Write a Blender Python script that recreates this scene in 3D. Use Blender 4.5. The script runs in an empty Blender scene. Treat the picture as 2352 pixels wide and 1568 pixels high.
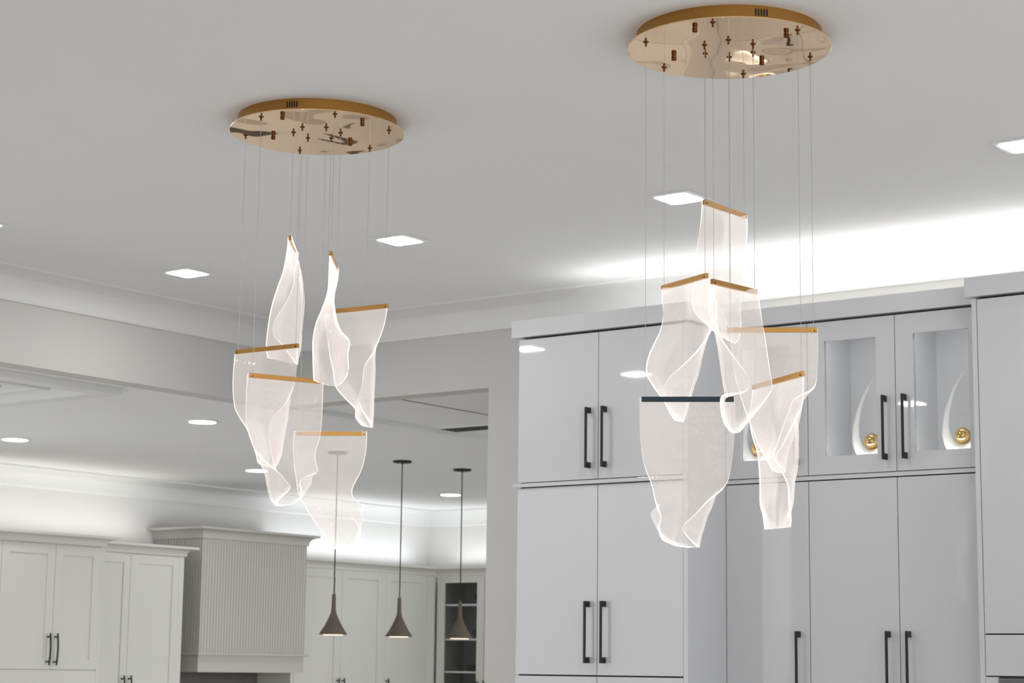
import bpy, math, random
from math import pi, sin, cos, radians, sqrt
from mathutils import Vector, Matrix

ZO = 1.35                       # camera height above the floor; heights below are written relative to it
scene = bpy.context.scene
col = scene.collection
random.seed(4)

# control points of the bent sheets: cable points, height of the bar, rows of world points
SHEETS = {
'K': ([-2.8184, 4.3729, 2.0494], [-2.6278, 4.4821, 2.0487], [
 [[-2.8307,4.3654,2.0473],[-2.804,4.3809,2.0472],[-2.7774,4.3963,2.0471],[-2.7508,4.4117,2.047],[-2.7241,4.4272,2.047],[-2.6974,4.4426,2.0469],[-2.6706,4.4582,2.0468],[-2.6438,4.4737,2.0467],[-2.6171,4.4892,2.0466]],
 [[-2.834,4.3719,1.9609],[-2.8084,4.3891,1.9611],[-2.7828,4.4064,1.9614],[-2.7572,4.4236,1.9616],[-2.7317,4.4408,1.9618],[-2.7055,4.4566,1.9618],[-2.6794,4.4724,1.9619],[-2.6533,4.4882,1.9619],[-2.6272,4.5039,1.9619]],
 [[-2.8266,4.3803,1.8767],[-2.8053,4.3999,1.8773],[-2.7839,4.4196,1.878],[-2.7625,4.4392,1.8786],[-2.7412,4.4586,1.8793],[-2.7164,4.472,1.8792],[-2.6918,4.4853,1.8792],[-2.6666,4.4975,1.879],[-2.6415,4.5097,1.8788]],
 [[-2.8078,4.3885,1.8203],[-2.7935,4.4102,1.8214],[-2.779,4.4318,1.8225],[-2.7643,4.4532,1.8235],[-2.7494,4.4744,1.8245],[-2.7274,4.4843,1.8244],[-2.7058,4.4944,1.8242],[-2.6809,4.4992,1.8235],[-2.6568,4.505,1.8229]],
 [[-2.8009,4.3943,1.7798],[-2.7929,4.4159,1.7795],[-2.7842,4.4358,1.7788],[-2.7748,4.4559,1.7784],[-2.764,4.4767,1.7788],[-2.7377,4.4896,1.7791],[-2.7105,4.5058,1.7802],[-2.6906,4.4995,1.7802],[-2.6978,4.4809,1.7802]],
 [[-2.793,4.4079,1.74],[-2.8176,4.4049,1.7491],[-2.8027,4.4293,1.7444],[-2.7853,4.455,1.741],[-2.771,4.4787,1.7411],[-2.7483,4.4875,1.741],[-2.7233,4.5049,1.7419],[-2.7068,4.4924,1.7431],[-2.7268,4.4694,1.7474]],
 [[-2.796,4.4039,1.7119],[-2.8079,4.4151,1.7129],[-2.7997,4.4375,1.7079],[-2.7904,4.46,1.7051],[-2.783,4.4818,1.7056],[-2.7606,4.4864,1.7066],[-2.7309,4.5066,1.7106],[-2.7204,4.4886,1.713],[-2.7573,4.4576,1.7155]],
 [[-2.7912,4.4052,1.6896],[-2.7947,4.4252,1.6872],[-2.7967,4.444,1.6848],[-2.7964,4.4647,1.683],[-2.7945,4.4872,1.6816],[-2.7719,4.4881,1.6819],[-2.7403,4.5039,1.6884],[-2.7248,4.4893,1.6921],[-2.7481,4.4624,1.6931]],
 [[-2.7885,4.4155,1.6784],[-2.7862,4.4381,1.6737],[-2.7841,4.461,1.6697],[-2.7835,4.4841,1.6678],[-2.7829,4.5073,1.6674],[-2.7622,4.5032,1.6656],[-2.7411,4.5018,1.665],[-2.7267,4.4874,1.6645],[-2.7205,4.4667,1.6645]],
 ]),
'H': ([-2.9007, 4.5945, 2.3886], [-2.7028, 4.4837, 2.3818], [
 [[-2.9093,4.5986,2.3844],[-2.8819,4.5842,2.3839],[-2.8546,4.5698,2.3834],[-2.8275,4.5553,2.3828],[-2.8005,4.5407,2.3821],[-2.7736,4.526,2.3813],[-2.7469,4.5112,2.3803],[-2.7203,4.4964,2.3793],[-2.6938,4.4814,2.3782]],
 [[-2.8878,4.5635,2.3474],[-2.8683,4.5615,2.3497],[-2.8488,4.5594,2.3522],[-2.8293,4.5574,2.3542],[-2.8098,4.5557,2.3551],[-2.7842,4.5445,2.3522],[-2.7587,4.5335,2.3481],[-2.7331,4.5223,2.3435],[-2.7076,4.5109,2.3391]],
 [[-2.8656,4.5351,2.2981],[-2.854,4.5445,2.3009],[-2.8424,4.5538,2.3038],[-2.8307,4.5632,2.3065],[-2.8186,4.5726,2.3083],[-2.7954,4.5649,2.3056],[-2.772,4.5572,2.3021],[-2.7476,4.548,2.298],[-2.7233,4.5386,2.2941]],
 [[-2.8578,4.5088,2.2481],[-2.8512,4.5274,2.2518],[-2.8449,4.5458,2.2556],[-2.8379,4.5644,2.2592],[-2.8279,4.5819,2.2619],[-2.8032,4.5839,2.2599],[-2.7756,4.5839,2.257],[-2.7505,4.5768,2.2541],[-2.7328,4.5655,2.2524]],
 [[-2.8652,4.4901,2.21],[-2.8596,4.5153,2.2107],[-2.8539,4.5405,2.2113],[-2.8469,4.5651,2.2127],[-2.8318,4.5862,2.2156],[-2.805,4.5985,2.2189],[-2.7783,4.5985,2.2191],[-2.7652,4.5855,2.2132],[-2.7686,4.5674,2.2032]],
 [[-2.8802,4.4835,2.1713],[-2.8756,4.5096,2.172],[-2.8707,4.5357,2.1726],[-2.8623,4.5611,2.1738],[-2.8381,4.5836,2.1755],[-2.8094,4.6023,2.177],[-2.786,4.5985,2.174],[-2.7905,4.5792,2.167],[-2.8125,4.5566,2.1588]],
 [[-2.8882,4.4877,2.1335],[-2.8841,4.5134,2.1329],[-2.8798,4.5391,2.1323],[-2.8708,4.5636,2.1321],[-2.8434,4.5858,2.1318],[-2.8132,4.603,2.1313],[-2.7958,4.5926,2.1275],[-2.8179,4.5691,2.1235],[-2.8538,4.5416,2.1195]],
 [[-2.8779,4.5019,2.1],[-2.8749,4.5276,2.0981],[-2.8714,4.5533,2.0964],[-2.862,4.5785,2.0961],[-2.8401,4.6001,2.0964],[-2.8176,4.6037,2.0948],[-2.8125,4.5832,2.0905],[-2.8386,4.5615,2.0873],[-2.8692,4.5381,2.0841]],
 [[-2.8581,4.5205,2.0633],[-2.8591,4.5438,2.0641],[-2.8599,4.5671,2.0649],[-2.857,4.5902,2.0656],[-2.8466,4.6114,2.0655],[-2.8279,4.6049,2.0621],[-2.824,4.5833,2.0588],[-2.8416,4.5633,2.0578],[-2.8612,4.5421,2.057]],
 [[-2.8444,4.5349,2.0281],[-2.849,4.5559,2.0307],[-2.8535,4.5771,2.0333],[-2.8562,4.5986,2.0355],[-2.8553,4.6199,2.0371],[-2.8391,4.608,2.0342],[-2.832,4.5885,2.0318],[-2.8367,4.5689,2.0306],[-2.8426,4.5487,2.0295]],
 [[-2.8353,4.5454,2.0077],[-2.8431,4.5647,2.009],[-2.8507,4.584,2.0102],[-2.8579,4.6036,2.0117],[-2.8643,4.6238,2.0132],[-2.8505,4.6093,2.0103],[-2.8393,4.5929,2.0081],[-2.8302,4.5748,2.0065],[-2.8213,4.5564,2.005]],
 ]),
'I': ([-2.5855, 4.3312, 2.3293], [-2.5912, 4.5493, 2.3387], [
 [[-2.5893,4.3201,2.3307],[-2.5896,4.3496,2.3321],[-2.5898,4.3791,2.3336],[-2.5899,4.4088,2.3349],[-2.5899,4.4386,2.3361],[-2.5897,4.4687,2.337],[-2.5893,4.4988,2.3378],[-2.5888,4.5291,2.3384],[-2.5882,4.5594,2.3391]],
 [[-2.5964,4.3437,2.3013],[-2.6106,4.3609,2.3032],[-2.6135,4.3869,2.3035],[-2.6053,4.4204,2.3022],[-2.597,4.4532,2.3012],[-2.5891,4.4749,2.3001],[-2.5826,4.4955,2.2998],[-2.5766,4.5156,2.2998],[-2.5703,4.5361,2.2996]],
 [[-2.6003,4.3692,2.2683],[-2.6213,4.3804,2.2677],[-2.6301,4.4005,2.268],[-2.6234,4.4297,2.2692],[-2.6139,4.4592,2.2701],[-2.5991,4.4726,2.2676],[-2.5837,4.4864,2.2649],[-2.5681,4.5003,2.2621],[-2.5526,4.5142,2.2593]],
 [[-2.6111,4.387,2.2316],[-2.6272,4.4006,2.2311],[-2.6332,4.422,2.2304],[-2.6245,4.4513,2.2289],[-2.6126,4.4792,2.2276],[-2.593,4.4844,2.2241],[-2.574,4.489,2.2217],[-2.5551,4.4935,2.2197],[-2.5362,4.498,2.2176]],
 [[-2.6109,4.4085,2.1914],[-2.628,4.4176,2.1925],[-2.6367,4.4354,2.1933],[-2.6288,4.4637,2.1927],[-2.6157,4.4897,2.1914],[-2.5928,4.4901,2.1868],[-2.5707,4.4909,2.1828],[-2.549,4.4919,2.1792],[-2.5271,4.4927,2.1755]],
 [[-2.596,4.4387,2.1509],[-2.6194,4.4357,2.1527],[-2.6361,4.4425,2.1545],[-2.6347,4.4673,2.155],[-2.6226,4.4897,2.154],[-2.5991,4.4898,2.1497],[-2.5743,4.4922,2.1458],[-2.5495,4.4963,2.1423],[-2.5249,4.4996,2.1386]],
 [[-2.5787,4.4705,2.1103],[-2.6074,4.4553,2.1109],[-2.6322,4.449,2.1119],[-2.6373,4.4699,2.1129],[-2.6212,4.4913,2.1113],[-2.5983,4.4958,2.1082],[-2.5739,4.4997,2.1059],[-2.5497,4.5062,2.1044],[-2.5256,4.5119,2.1027]],
 [[-2.5719,4.4839,2.0797],[-2.6004,4.4657,2.0785],[-2.6275,4.4552,2.0781],[-2.6377,4.4727,2.0788],[-2.6205,4.4932,2.0769],[-2.5967,4.5043,2.0753],[-2.573,4.5087,2.0759],[-2.5499,4.5151,2.0784],[-2.5267,4.5211,2.0808]],
 [[-2.582,4.4699,2.0557],[-2.6049,4.461,2.0538],[-2.6273,4.4592,2.0528],[-2.6356,4.4784,2.0528],[-2.6223,4.5002,2.0512],[-2.6011,4.5113,2.0505],[-2.5778,4.5149,2.0534],[-2.5542,4.5197,2.0589],[-2.5306,4.5243,2.0641]],
 [[-2.6173,4.432,2.0466],[-2.6292,4.4424,2.0363],[-2.6382,4.4587,2.0291],[-2.6418,4.4818,2.0262],[-2.6367,4.5048,2.024],[-2.6138,4.5137,2.0196],[-2.5899,4.5159,2.0195],[-2.5686,4.5146,2.0253],[-2.5478,4.5127,2.0322]],
 [[-2.6243,4.4284,2.0194],[-2.6316,4.4483,2.0098],[-2.6382,4.4697,2.0018],[-2.6419,4.4931,1.9973],[-2.6425,4.5164,1.9955],[-2.6247,4.5132,1.9924],[-2.6046,4.5081,1.9922],[-2.5842,4.5015,1.9965],[-2.564,4.4947,2.0026]],
 [[-2.6215,4.4411,1.9775],[-2.6294,4.4605,1.9763],[-2.6371,4.4803,1.9752],[-2.6424,4.5017,1.9745],[-2.6457,4.5243,1.974],[-2.6292,4.5139,1.9713],[-2.6124,4.5025,1.9721],[-2.5952,4.4909,1.9748],[-2.5782,4.4793,1.9774]],
 [[-2.6104,4.4556,1.954],[-2.6185,4.4746,1.9553],[-2.6265,4.4936,1.9565],[-2.6345,4.5127,1.958],[-2.6423,4.5317,1.9601],[-2.6298,4.516,1.9584],[-2.6172,4.5004,1.9574],[-2.6046,4.4847,1.9566],[-2.592,4.469,1.9557]],
 ]),
'G': ([-2.7409, 4.5503, 2.5986], [-2.7507, 4.7736, 2.604], [
 [[-2.7442,4.5395,2.5968],[-2.745,4.5698,2.5979],[-2.7458,4.6002,2.5989],[-2.7464,4.6306,2.5999],[-2.747,4.6611,2.6008],[-2.7476,4.6917,2.6015],[-2.7481,4.7224,2.6021],[-2.7485,4.7531,2.6026],[-2.7488,4.7839,2.6031]],
 [[-2.7754,4.5838,2.5555],[-2.7682,4.6012,2.554],[-2.7611,4.6185,2.5525],[-2.7538,4.6359,2.551],[-2.7463,4.6535,2.5495],[-2.7451,4.6825,2.5508],[-2.7435,4.7117,2.5522],[-2.7419,4.7412,2.5535],[-2.7401,4.7707,2.5548]],
 [[-2.808,4.6223,2.5109],[-2.7932,4.6279,2.5079],[-2.7784,4.6335,2.505],[-2.7636,4.6392,2.502],[-2.7485,4.645,2.4987],[-2.7459,4.6727,2.5005],[-2.7429,4.7004,2.5019],[-2.7399,4.7287,2.5033],[-2.7368,4.7569,2.5047]],
 [[-2.8314,4.6524,2.4661],[-2.8121,4.6494,2.46],[-2.793,4.6463,2.4537],[-2.7737,4.6433,2.4478],[-2.7533,4.6408,2.443],[-2.7476,4.6694,2.4456],[-2.7407,4.6981,2.4488],[-2.7373,4.723,2.455],[-2.739,4.742,2.4649]],
 [[-2.8461,4.6704,2.4146],[-2.8254,4.6627,2.4092],[-2.805,4.6549,2.4034],[-2.7843,4.6472,2.3982],[-2.7632,4.6394,2.3947],[-2.7616,4.6641,2.4009],[-2.7585,4.6887,2.4077],[-2.7499,4.7119,2.4115],[-2.7381,4.735,2.4138]],
 [[-2.8596,4.6758,2.3671],[-2.8387,4.6672,2.3612],[-2.818,4.6586,2.3552],[-2.7972,4.6498,2.3505],[-2.7773,4.6398,2.3487],[-2.7777,4.663,2.3557],[-2.7727,4.6883,2.3601],[-2.7572,4.7104,2.3594],[-2.739,4.7316,2.3575]],
 [[-2.8612,4.6813,2.3369],[-2.8399,4.6728,2.3322],[-2.8187,4.6643,2.3275],[-2.7981,4.6551,2.3239],[-2.7793,4.6445,2.3228],[-2.7791,4.6682,2.3274],[-2.773,4.6944,2.3262],[-2.7587,4.7155,2.3194],[-2.7435,4.7358,2.3121]],
 [[-2.8491,4.6935,2.3096],[-2.8306,4.6831,2.3038],[-2.812,4.6729,2.298],[-2.7922,4.6636,2.2921],[-2.7716,4.6558,2.2861],[-2.7694,4.6811,2.2869],[-2.7651,4.7059,2.2881],[-2.7569,4.7272,2.2889],[-2.7484,4.7483,2.2897]],
 [[-2.8302,4.7092,2.2869],[-2.8146,4.6971,2.2793],[-2.7988,4.6852,2.2717],[-2.7811,4.6747,2.2634],[-2.7622,4.6663,2.2545],[-2.7622,4.6907,2.2527],[-2.7622,4.7142,2.2527],[-2.7615,4.7364,2.2539],[-2.7607,4.7587,2.2551]],
 [[-2.814,4.7235,2.2673],[-2.798,4.7118,2.2594],[-2.7819,4.7001,2.2515],[-2.766,4.6882,2.2438],[-2.7507,4.6758,2.2366],[-2.7563,4.6969,2.2365],[-2.7624,4.7176,2.2368],[-2.7687,4.738,2.2373],[-2.7748,4.7586,2.2377]],
 ]),
'J': ([-2.7032, 4.6149, 2.2562], [-2.519, 4.7356, 2.2568], [
 [[-2.7026,4.616,2.2561],[-2.6787,4.6316,2.2562],[-2.6549,4.6471,2.2562],[-2.631,4.6627,2.2563],[-2.607,4.6783,2.2564],[-2.5827,4.6941,2.2564],[-2.5584,4.71,2.2565],[-2.534,4.7259,2.2566],[-2.5097,4.7418,2.2566]],
 [[-2.7041,4.6209,2.197],[-2.6809,4.6379,2.1963],[-2.6578,4.655,2.1955],[-2.6346,4.672,2.1948],[-2.6113,4.6889,2.1944],[-2.5875,4.7052,2.1943],[-2.5636,4.7216,2.1945],[-2.5396,4.7377,2.1948],[-2.5152,4.7531,2.1949]],
 [[-2.6987,4.6249,2.1385],[-2.6786,4.6445,2.1373],[-2.6585,4.6642,2.1359],[-2.6382,4.6837,2.1348],[-2.617,4.702,2.134],[-2.5944,4.7182,2.1337],[-2.5714,4.7337,2.134],[-2.5474,4.7476,2.1342],[-2.5222,4.759,2.1338]],
 [[-2.6872,4.6311,2.0839],[-2.6729,4.6524,2.0854],[-2.6588,4.6738,2.0869],[-2.6441,4.6952,2.0883],[-2.6258,4.7131,2.0891],[-2.6027,4.7305,2.0874],[-2.576,4.7453,2.0844],[-2.551,4.7533,2.0856],[-2.5316,4.7522,2.0948]],
 [[-2.6744,4.6426,2.0301],[-2.6628,4.668,2.0301],[-2.6511,4.6936,2.03],[-2.6391,4.7186,2.0318],[-2.6195,4.7373,2.0351],[-2.5945,4.7541,2.0397],[-2.5718,4.7564,2.0457],[-2.5642,4.7421,2.0547],[-2.5696,4.7217,2.0667]],
 [[-2.6617,4.6544,1.9841],[-2.6567,4.6791,1.9846],[-2.6517,4.7039,1.985],[-2.6454,4.7289,1.9868],[-2.6284,4.749,1.9876],[-2.6044,4.7622,1.9883],[-2.5834,4.7564,1.9927],[-2.5794,4.7341,2.0059],[-2.5875,4.7137,2.0243]],
 [[-2.6503,4.6646,1.9458],[-2.6504,4.688,1.9481],[-2.6505,4.7115,1.9503],[-2.6493,4.7357,1.9526],[-2.6395,4.7579,1.9529],[-2.6175,4.7626,1.9506],[-2.6001,4.7514,1.9509],[-2.5992,4.7272,1.9573],[-2.6082,4.7068,1.9668]],
 [[-2.6359,4.681,1.9081],[-2.6391,4.7036,1.9089],[-2.6423,4.7261,1.9097],[-2.6452,4.7488,1.9109],[-2.6441,4.7711,1.9121],[-2.6255,4.7654,1.9102],[-2.613,4.7498,1.9092],[-2.6144,4.7244,1.9105],[-2.6226,4.7002,1.913]],
 [[-2.6252,4.6966,1.8762],[-2.6304,4.7181,1.8757],[-2.6355,4.7397,1.8751],[-2.6406,4.761,1.8755],[-2.6452,4.7825,1.8776],[-2.63,4.7686,1.877],[-2.6178,4.7523,1.8779],[-2.6104,4.732,1.8806],[-2.6045,4.7104,1.8841]],
 ]),
'L': ([-2.6285, 4.6146, 2.0964], [-2.4359, 4.5113, 2.1035], [
 [[-2.638,4.6198,2.0887],[-2.6117,4.6057,2.0904],[-2.5856,4.5914,2.092],[-2.5596,4.5772,2.0936],[-2.5334,4.563,2.0952],[-2.5071,4.549,2.0969],[-2.4806,4.535,2.0987],[-2.4542,4.521,2.1004],[-2.428,4.5069,2.102]],
 [[-2.6217,4.58,2.0351],[-2.6033,4.5801,2.0373],[-2.5851,4.5802,2.0393],[-2.5667,4.5803,2.0417],[-2.5479,4.5804,2.0453],[-2.5224,4.5698,2.0488],[-2.4964,4.5587,2.0534],[-2.4701,4.5474,2.0583],[-2.4441,4.5359,2.0629]],
 [[-2.6053,4.5433,1.9883],[-2.5944,4.5563,1.9903],[-2.5835,4.5693,1.992],[-2.5725,4.5823,1.9944],[-2.5607,4.5949,1.9985],[-2.5383,4.5895,2.0024],[-2.5138,4.5808,2.0076],[-2.4887,4.571,2.0133],[-2.4643,4.5623,2.0188]],
 [[-2.5852,4.5241,1.9437],[-2.5791,4.5465,1.946],[-2.573,4.569,1.9479],[-2.5666,4.5914,1.9511],[-2.5577,4.6127,1.9569],[-2.5326,4.6184,1.965],[-2.5065,4.6129,1.9715],[-2.4956,4.5956,1.9716],[-2.5025,4.5735,1.9663]],
 [[-2.571,4.5226,1.9054],[-2.571,4.5463,1.907],[-2.5711,4.5701,1.9086],[-2.5694,4.5949,1.9115],[-2.5591,4.6209,1.917],[-2.5336,4.6339,1.9227],[-2.5109,4.6266,1.9258],[-2.512,4.6024,1.925],[-2.5313,4.5789,1.9234]],
 [[-2.57,4.5297,1.8612],[-2.5705,4.5542,1.863],[-2.5711,4.5787,1.8649],[-2.5703,4.6039,1.8673],[-2.5617,4.6306,1.8698],[-2.5368,4.6419,1.8702],[-2.5166,4.633,1.872],[-2.5221,4.6048,1.8791],[-2.5466,4.5754,1.8902]],
 [[-2.5738,4.5395,1.8174],[-2.5737,4.5644,1.8194],[-2.5739,4.5892,1.8213],[-2.574,4.6133,1.8232],[-2.5726,4.6362,1.825],[-2.5525,4.6368,1.8232],[-2.5295,4.6314,1.821],[-2.5189,4.6156,1.822],[-2.5239,4.5943,1.8271]],
 [[-2.5787,4.549,1.7737],[-2.5838,4.5707,1.7727],[-2.5863,4.5939,1.7734],[-2.584,4.6183,1.7769],[-2.581,4.6427,1.7805],[-2.5595,4.6378,1.779],[-2.5378,4.6314,1.7769],[-2.5235,4.6173,1.7764],[-2.521,4.5956,1.7785]],
 [[-2.576,4.5588,1.7445],[-2.584,4.5772,1.7493],[-2.5888,4.5988,1.7497],[-2.5874,4.6245,1.7423],[-2.5857,4.6503,1.7359],[-2.5682,4.6399,1.7331],[-2.5518,4.6277,1.734],[-2.5356,4.614,1.7363],[-2.5192,4.6008,1.7379]],
 [[-2.5745,4.5654,1.7096],[-2.578,4.5876,1.7118],[-2.5815,4.6099,1.714],[-2.5849,4.6321,1.7162],[-2.5882,4.6545,1.7185],[-2.5717,4.6415,1.7181],[-2.5553,4.6286,1.7177],[-2.5389,4.6156,1.7173],[-2.5225,4.6026,1.717]],
 ]),
'S1': ([-4.237, 4.5283, 2.6718], [-4.3725, 4.7064, 2.6625], [
 [[-4.2354,4.5183,2.6674],[-4.2528,4.543,2.6673],[-4.2703,4.5677,2.6672],[-4.2877,4.5924,2.667],[-4.3051,4.6172,2.6667],[-4.3225,4.642,2.6661],[-4.3399,4.6669,2.6653],[-4.3573,4.6918,2.6645],[-4.3746,4.7168,2.6636]],
 [[-4.2534,4.5341,2.6284],[-4.2683,4.5553,2.6287],[-4.2832,4.5765,2.629],[-4.2979,4.5979,2.6292],[-4.3119,4.6198,2.6293],[-4.3234,4.6437,2.6279],[-4.3341,4.6684,2.6261],[-4.3492,4.6893,2.6274],[-4.3714,4.7036,2.6337]],
 [[-4.2779,4.5455,2.5687],[-4.2868,4.5666,2.5714],[-4.2956,4.5879,2.574],[-4.3044,4.6091,2.5768],[-4.3125,4.6303,2.5802],[-4.3162,4.6533,2.5832],[-4.3236,4.6752,2.5875],[-4.3413,4.6886,2.5942],[-4.3679,4.6924,2.6029]],
 [[-4.3044,4.55,2.5195],[-4.3098,4.5713,2.5235],[-4.3152,4.5925,2.5274],[-4.3199,4.6142,2.5313],[-4.3195,4.6371,2.5346],[-4.3132,4.6597,2.5368],[-4.3181,4.6813,2.5411],[-4.3379,4.6883,2.547],[-4.3633,4.6844,2.553]],
 [[-4.3305,4.5552,2.4673],[-4.3323,4.5778,2.4719],[-4.334,4.6004,2.4766],[-4.3351,4.6232,2.481],[-4.327,4.6449,2.4834],[-4.3117,4.6654,2.4844],[-4.317,4.686,2.4884],[-4.3417,4.6816,2.4929],[-4.3732,4.664,2.497]],
 [[-4.3504,4.5635,2.4177],[-4.3505,4.5861,2.422],[-4.3505,4.6087,2.4263],[-4.3493,4.6316,2.4303],[-4.3339,4.651,2.432],[-4.3125,4.6695,2.4326],[-4.3235,4.6859,2.436],[-4.3573,4.6675,2.4364],[-4.3973,4.6391,2.436]],
 [[-4.3628,4.5703,2.3729],[-4.3613,4.5928,2.3759],[-4.3597,4.6154,2.3789],[-4.3572,4.6379,2.3818],[-4.3402,4.6553,2.3825],[-4.3181,4.6721,2.3825],[-4.3292,4.6878,2.3864],[-4.3619,4.6681,2.3892],[-4.4018,4.6395,2.3919]],
 [[-4.3665,4.5721,2.3354],[-4.365,4.5947,2.3373],[-4.3634,4.6174,2.3391],[-4.361,4.6398,2.3412],[-4.3476,4.6578,2.3417],[-4.3272,4.673,2.3414],[-4.3319,4.6912,2.3453],[-4.3554,4.6852,2.3505],[-4.3858,4.6709,2.3563]],
 [[-4.3591,4.5729,2.3042],[-4.3633,4.5934,2.3046],[-4.3676,4.6139,2.305],[-4.3698,4.6347,2.3049],[-4.3639,4.6547,2.3029],[-4.3463,4.6688,2.298],[-4.3428,4.6894,2.2969],[-4.3548,4.7049,2.3011],[-4.3731,4.7152,2.3076]],
 ]),
'S2': ([-3.985, 4.44, 2.579], [-4.1166, 4.6157, 2.5734], [
 [[-3.9818,4.4315,2.5757],[-3.999,4.4558,2.5751],[-4.0162,4.4801,2.5745],[-4.0334,4.5044,2.5737],[-4.0506,4.5287,2.573],[-4.0677,4.5531,2.5721],[-4.0848,4.5774,2.5712],[-4.102,4.6019,2.5703],[-4.1191,4.6263,2.5692]],
 [[-3.9994,4.4498,2.52],[-4.0146,4.4702,2.5213],[-4.0297,4.4905,2.5225],[-4.0448,4.511,2.5237],[-4.0595,4.5317,2.5249],[-4.0739,4.5527,2.526],[-4.0879,4.574,2.5271],[-4.1018,4.5953,2.5282],[-4.1158,4.6167,2.5293]],
 [[-4.0157,4.4642,2.464],[-4.0286,4.482,2.4672],[-4.0416,4.4999,2.4704],[-4.0545,4.5177,2.4736],[-4.0673,4.5357,2.4768],[-4.08,4.5537,2.4799],[-4.0927,4.5718,2.4831],[-4.1052,4.5899,2.4863],[-4.1178,4.608,2.4894]],
 [[-4.0379,4.4662,2.414],[-4.047,4.485,2.4164],[-4.0561,4.5039,2.4188],[-4.0652,4.5225,2.4215],[-4.0735,4.5414,2.4248],[-4.0811,4.5609,2.4289],[-4.0902,4.5794,2.4328],[-4.1031,4.5953,2.4357],[-4.1196,4.6087,2.4376]],
 [[-4.0588,4.4637,2.3706],[-4.0649,4.4841,2.3727],[-4.0709,4.5045,2.3748],[-4.0764,4.5246,2.3773],[-4.0799,4.5445,2.3818],[-4.0826,4.5662,2.3888],[-4.0874,4.5869,2.3939],[-4.0978,4.6046,2.3931],[-4.1134,4.6196,2.3867]],
 [[-4.0726,4.4669,2.3198],[-4.0789,4.4871,2.3214],[-4.0843,4.508,2.3231],[-4.0838,4.5314,2.3258],[-4.079,4.5548,2.3287],[-4.0791,4.5784,2.3317],[-4.0806,4.6015,2.3353],[-4.0829,4.6237,2.3402],[-4.0855,4.6455,2.3456]],
 [[-4.0787,4.4757,2.2691],[-4.0857,4.4951,2.2722],[-4.0916,4.5152,2.2753],[-4.0899,4.5384,2.2782],[-4.0833,4.5615,2.2807],[-4.0842,4.5836,2.2829],[-4.0868,4.6047,2.2866],[-4.0884,4.6257,2.2945],[-4.0893,4.6457,2.3037]],
 [[-4.0829,4.4843,2.2256],[-4.0884,4.5047,2.2275],[-4.0933,4.5255,2.229],[-4.0945,4.5471,2.2275],[-4.0924,4.5683,2.2255],[-4.0907,4.5905,2.2303],[-4.0893,4.6123,2.2383],[-4.0894,4.632,2.2479],[-4.0863,4.6469,2.2577]],
 [[-4.0855,4.4905,2.2012],[-4.0906,4.5111,2.2002],[-4.0951,4.5319,2.1993],[-4.0971,4.5529,2.1981],[-4.0966,4.574,2.1964],[-4.0966,4.595,2.1983],[-4.097,4.6155,2.2034],[-4.0958,4.6327,2.2158],[-4.0845,4.6372,2.2353]],
 ]),
'D': ([-4.1841, 4.648, 2.451], [-3.9697, 4.6776, 2.454], [
 [[-4.1932,4.6468,2.4504],[-4.1634,4.6515,2.4507],[-4.1335,4.6561,2.4509],[-4.1039,4.6605,2.4512],[-4.0746,4.6648,2.4514],[-4.0457,4.6687,2.4516],[-4.0171,4.6723,2.4518],[-3.9887,4.6759,2.4519],[-3.9604,4.6794,2.4521]],
 [[-4.1741,4.6334,2.3942],[-4.1532,4.6449,2.3959],[-4.1322,4.6565,2.3975],[-4.1113,4.668,2.3992],[-4.0904,4.6791,2.4008],[-4.0628,4.6822,2.4007],[-4.0349,4.6847,2.4004],[-4.0068,4.6866,2.4],[-3.9788,4.6885,2.3996]],
 [[-4.1518,4.6218,2.3442],[-4.1403,4.6394,2.3475],[-4.1287,4.657,2.3507],[-4.117,4.6745,2.354],[-4.1037,4.6903,2.3572],[-4.0801,4.6942,2.3583],[-4.0543,4.6955,2.3591],[-4.0267,4.6946,2.3596],[-3.9996,4.6941,2.3601]],
 [[-4.135,4.6164,2.2921],[-4.1305,4.6386,2.2956],[-4.1261,4.6609,2.2991],[-4.1209,4.6831,2.3031],[-4.1079,4.7019,2.308],[-4.0822,4.7137,2.3129],[-4.0545,4.7177,2.3161],[-4.0332,4.71,2.3154],[-4.0277,4.6955,2.3109]],
 [[-4.1254,4.6215,2.2499],[-4.1275,4.6434,2.2538],[-4.1297,4.6653,2.2576],[-4.129,4.6882,2.262],[-4.1115,4.7074,2.2657],[-4.0817,4.7265,2.2695],[-4.053,4.7309,2.2716],[-4.0437,4.713,2.2716],[-4.0551,4.6894,2.2721]],
 [[-4.124,4.6331,2.2034],[-4.1254,4.6556,2.2113],[-4.1266,4.6784,2.2191],[-4.1246,4.7023,2.2259],[-4.1037,4.7219,2.2291],[-4.0763,4.7365,2.2304],[-4.0532,4.7331,2.2305],[-4.0509,4.7117,2.2317],[-4.0642,4.691,2.2347]],
 [[-4.1032,4.6566,2.1665],[-4.1073,4.6767,2.177],[-4.1109,4.6973,2.1869],[-4.1103,4.7203,2.193],[-4.0957,4.74,2.193],[-4.0721,4.7446,2.19],[-4.0551,4.7332,2.1892],[-4.0585,4.7128,2.194],[-4.0725,4.6948,2.2013]],
 [[-4.0805,4.6777,2.1349],[-4.0887,4.6957,2.141],[-4.0965,4.714,2.1468],[-4.1005,4.735,2.1498],[-4.0944,4.7556,2.1478],[-4.0727,4.7519,2.1435],[-4.061,4.7349,2.1459],[-4.0701,4.7137,2.1575],[-4.0865,4.6947,2.1716]],
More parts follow.
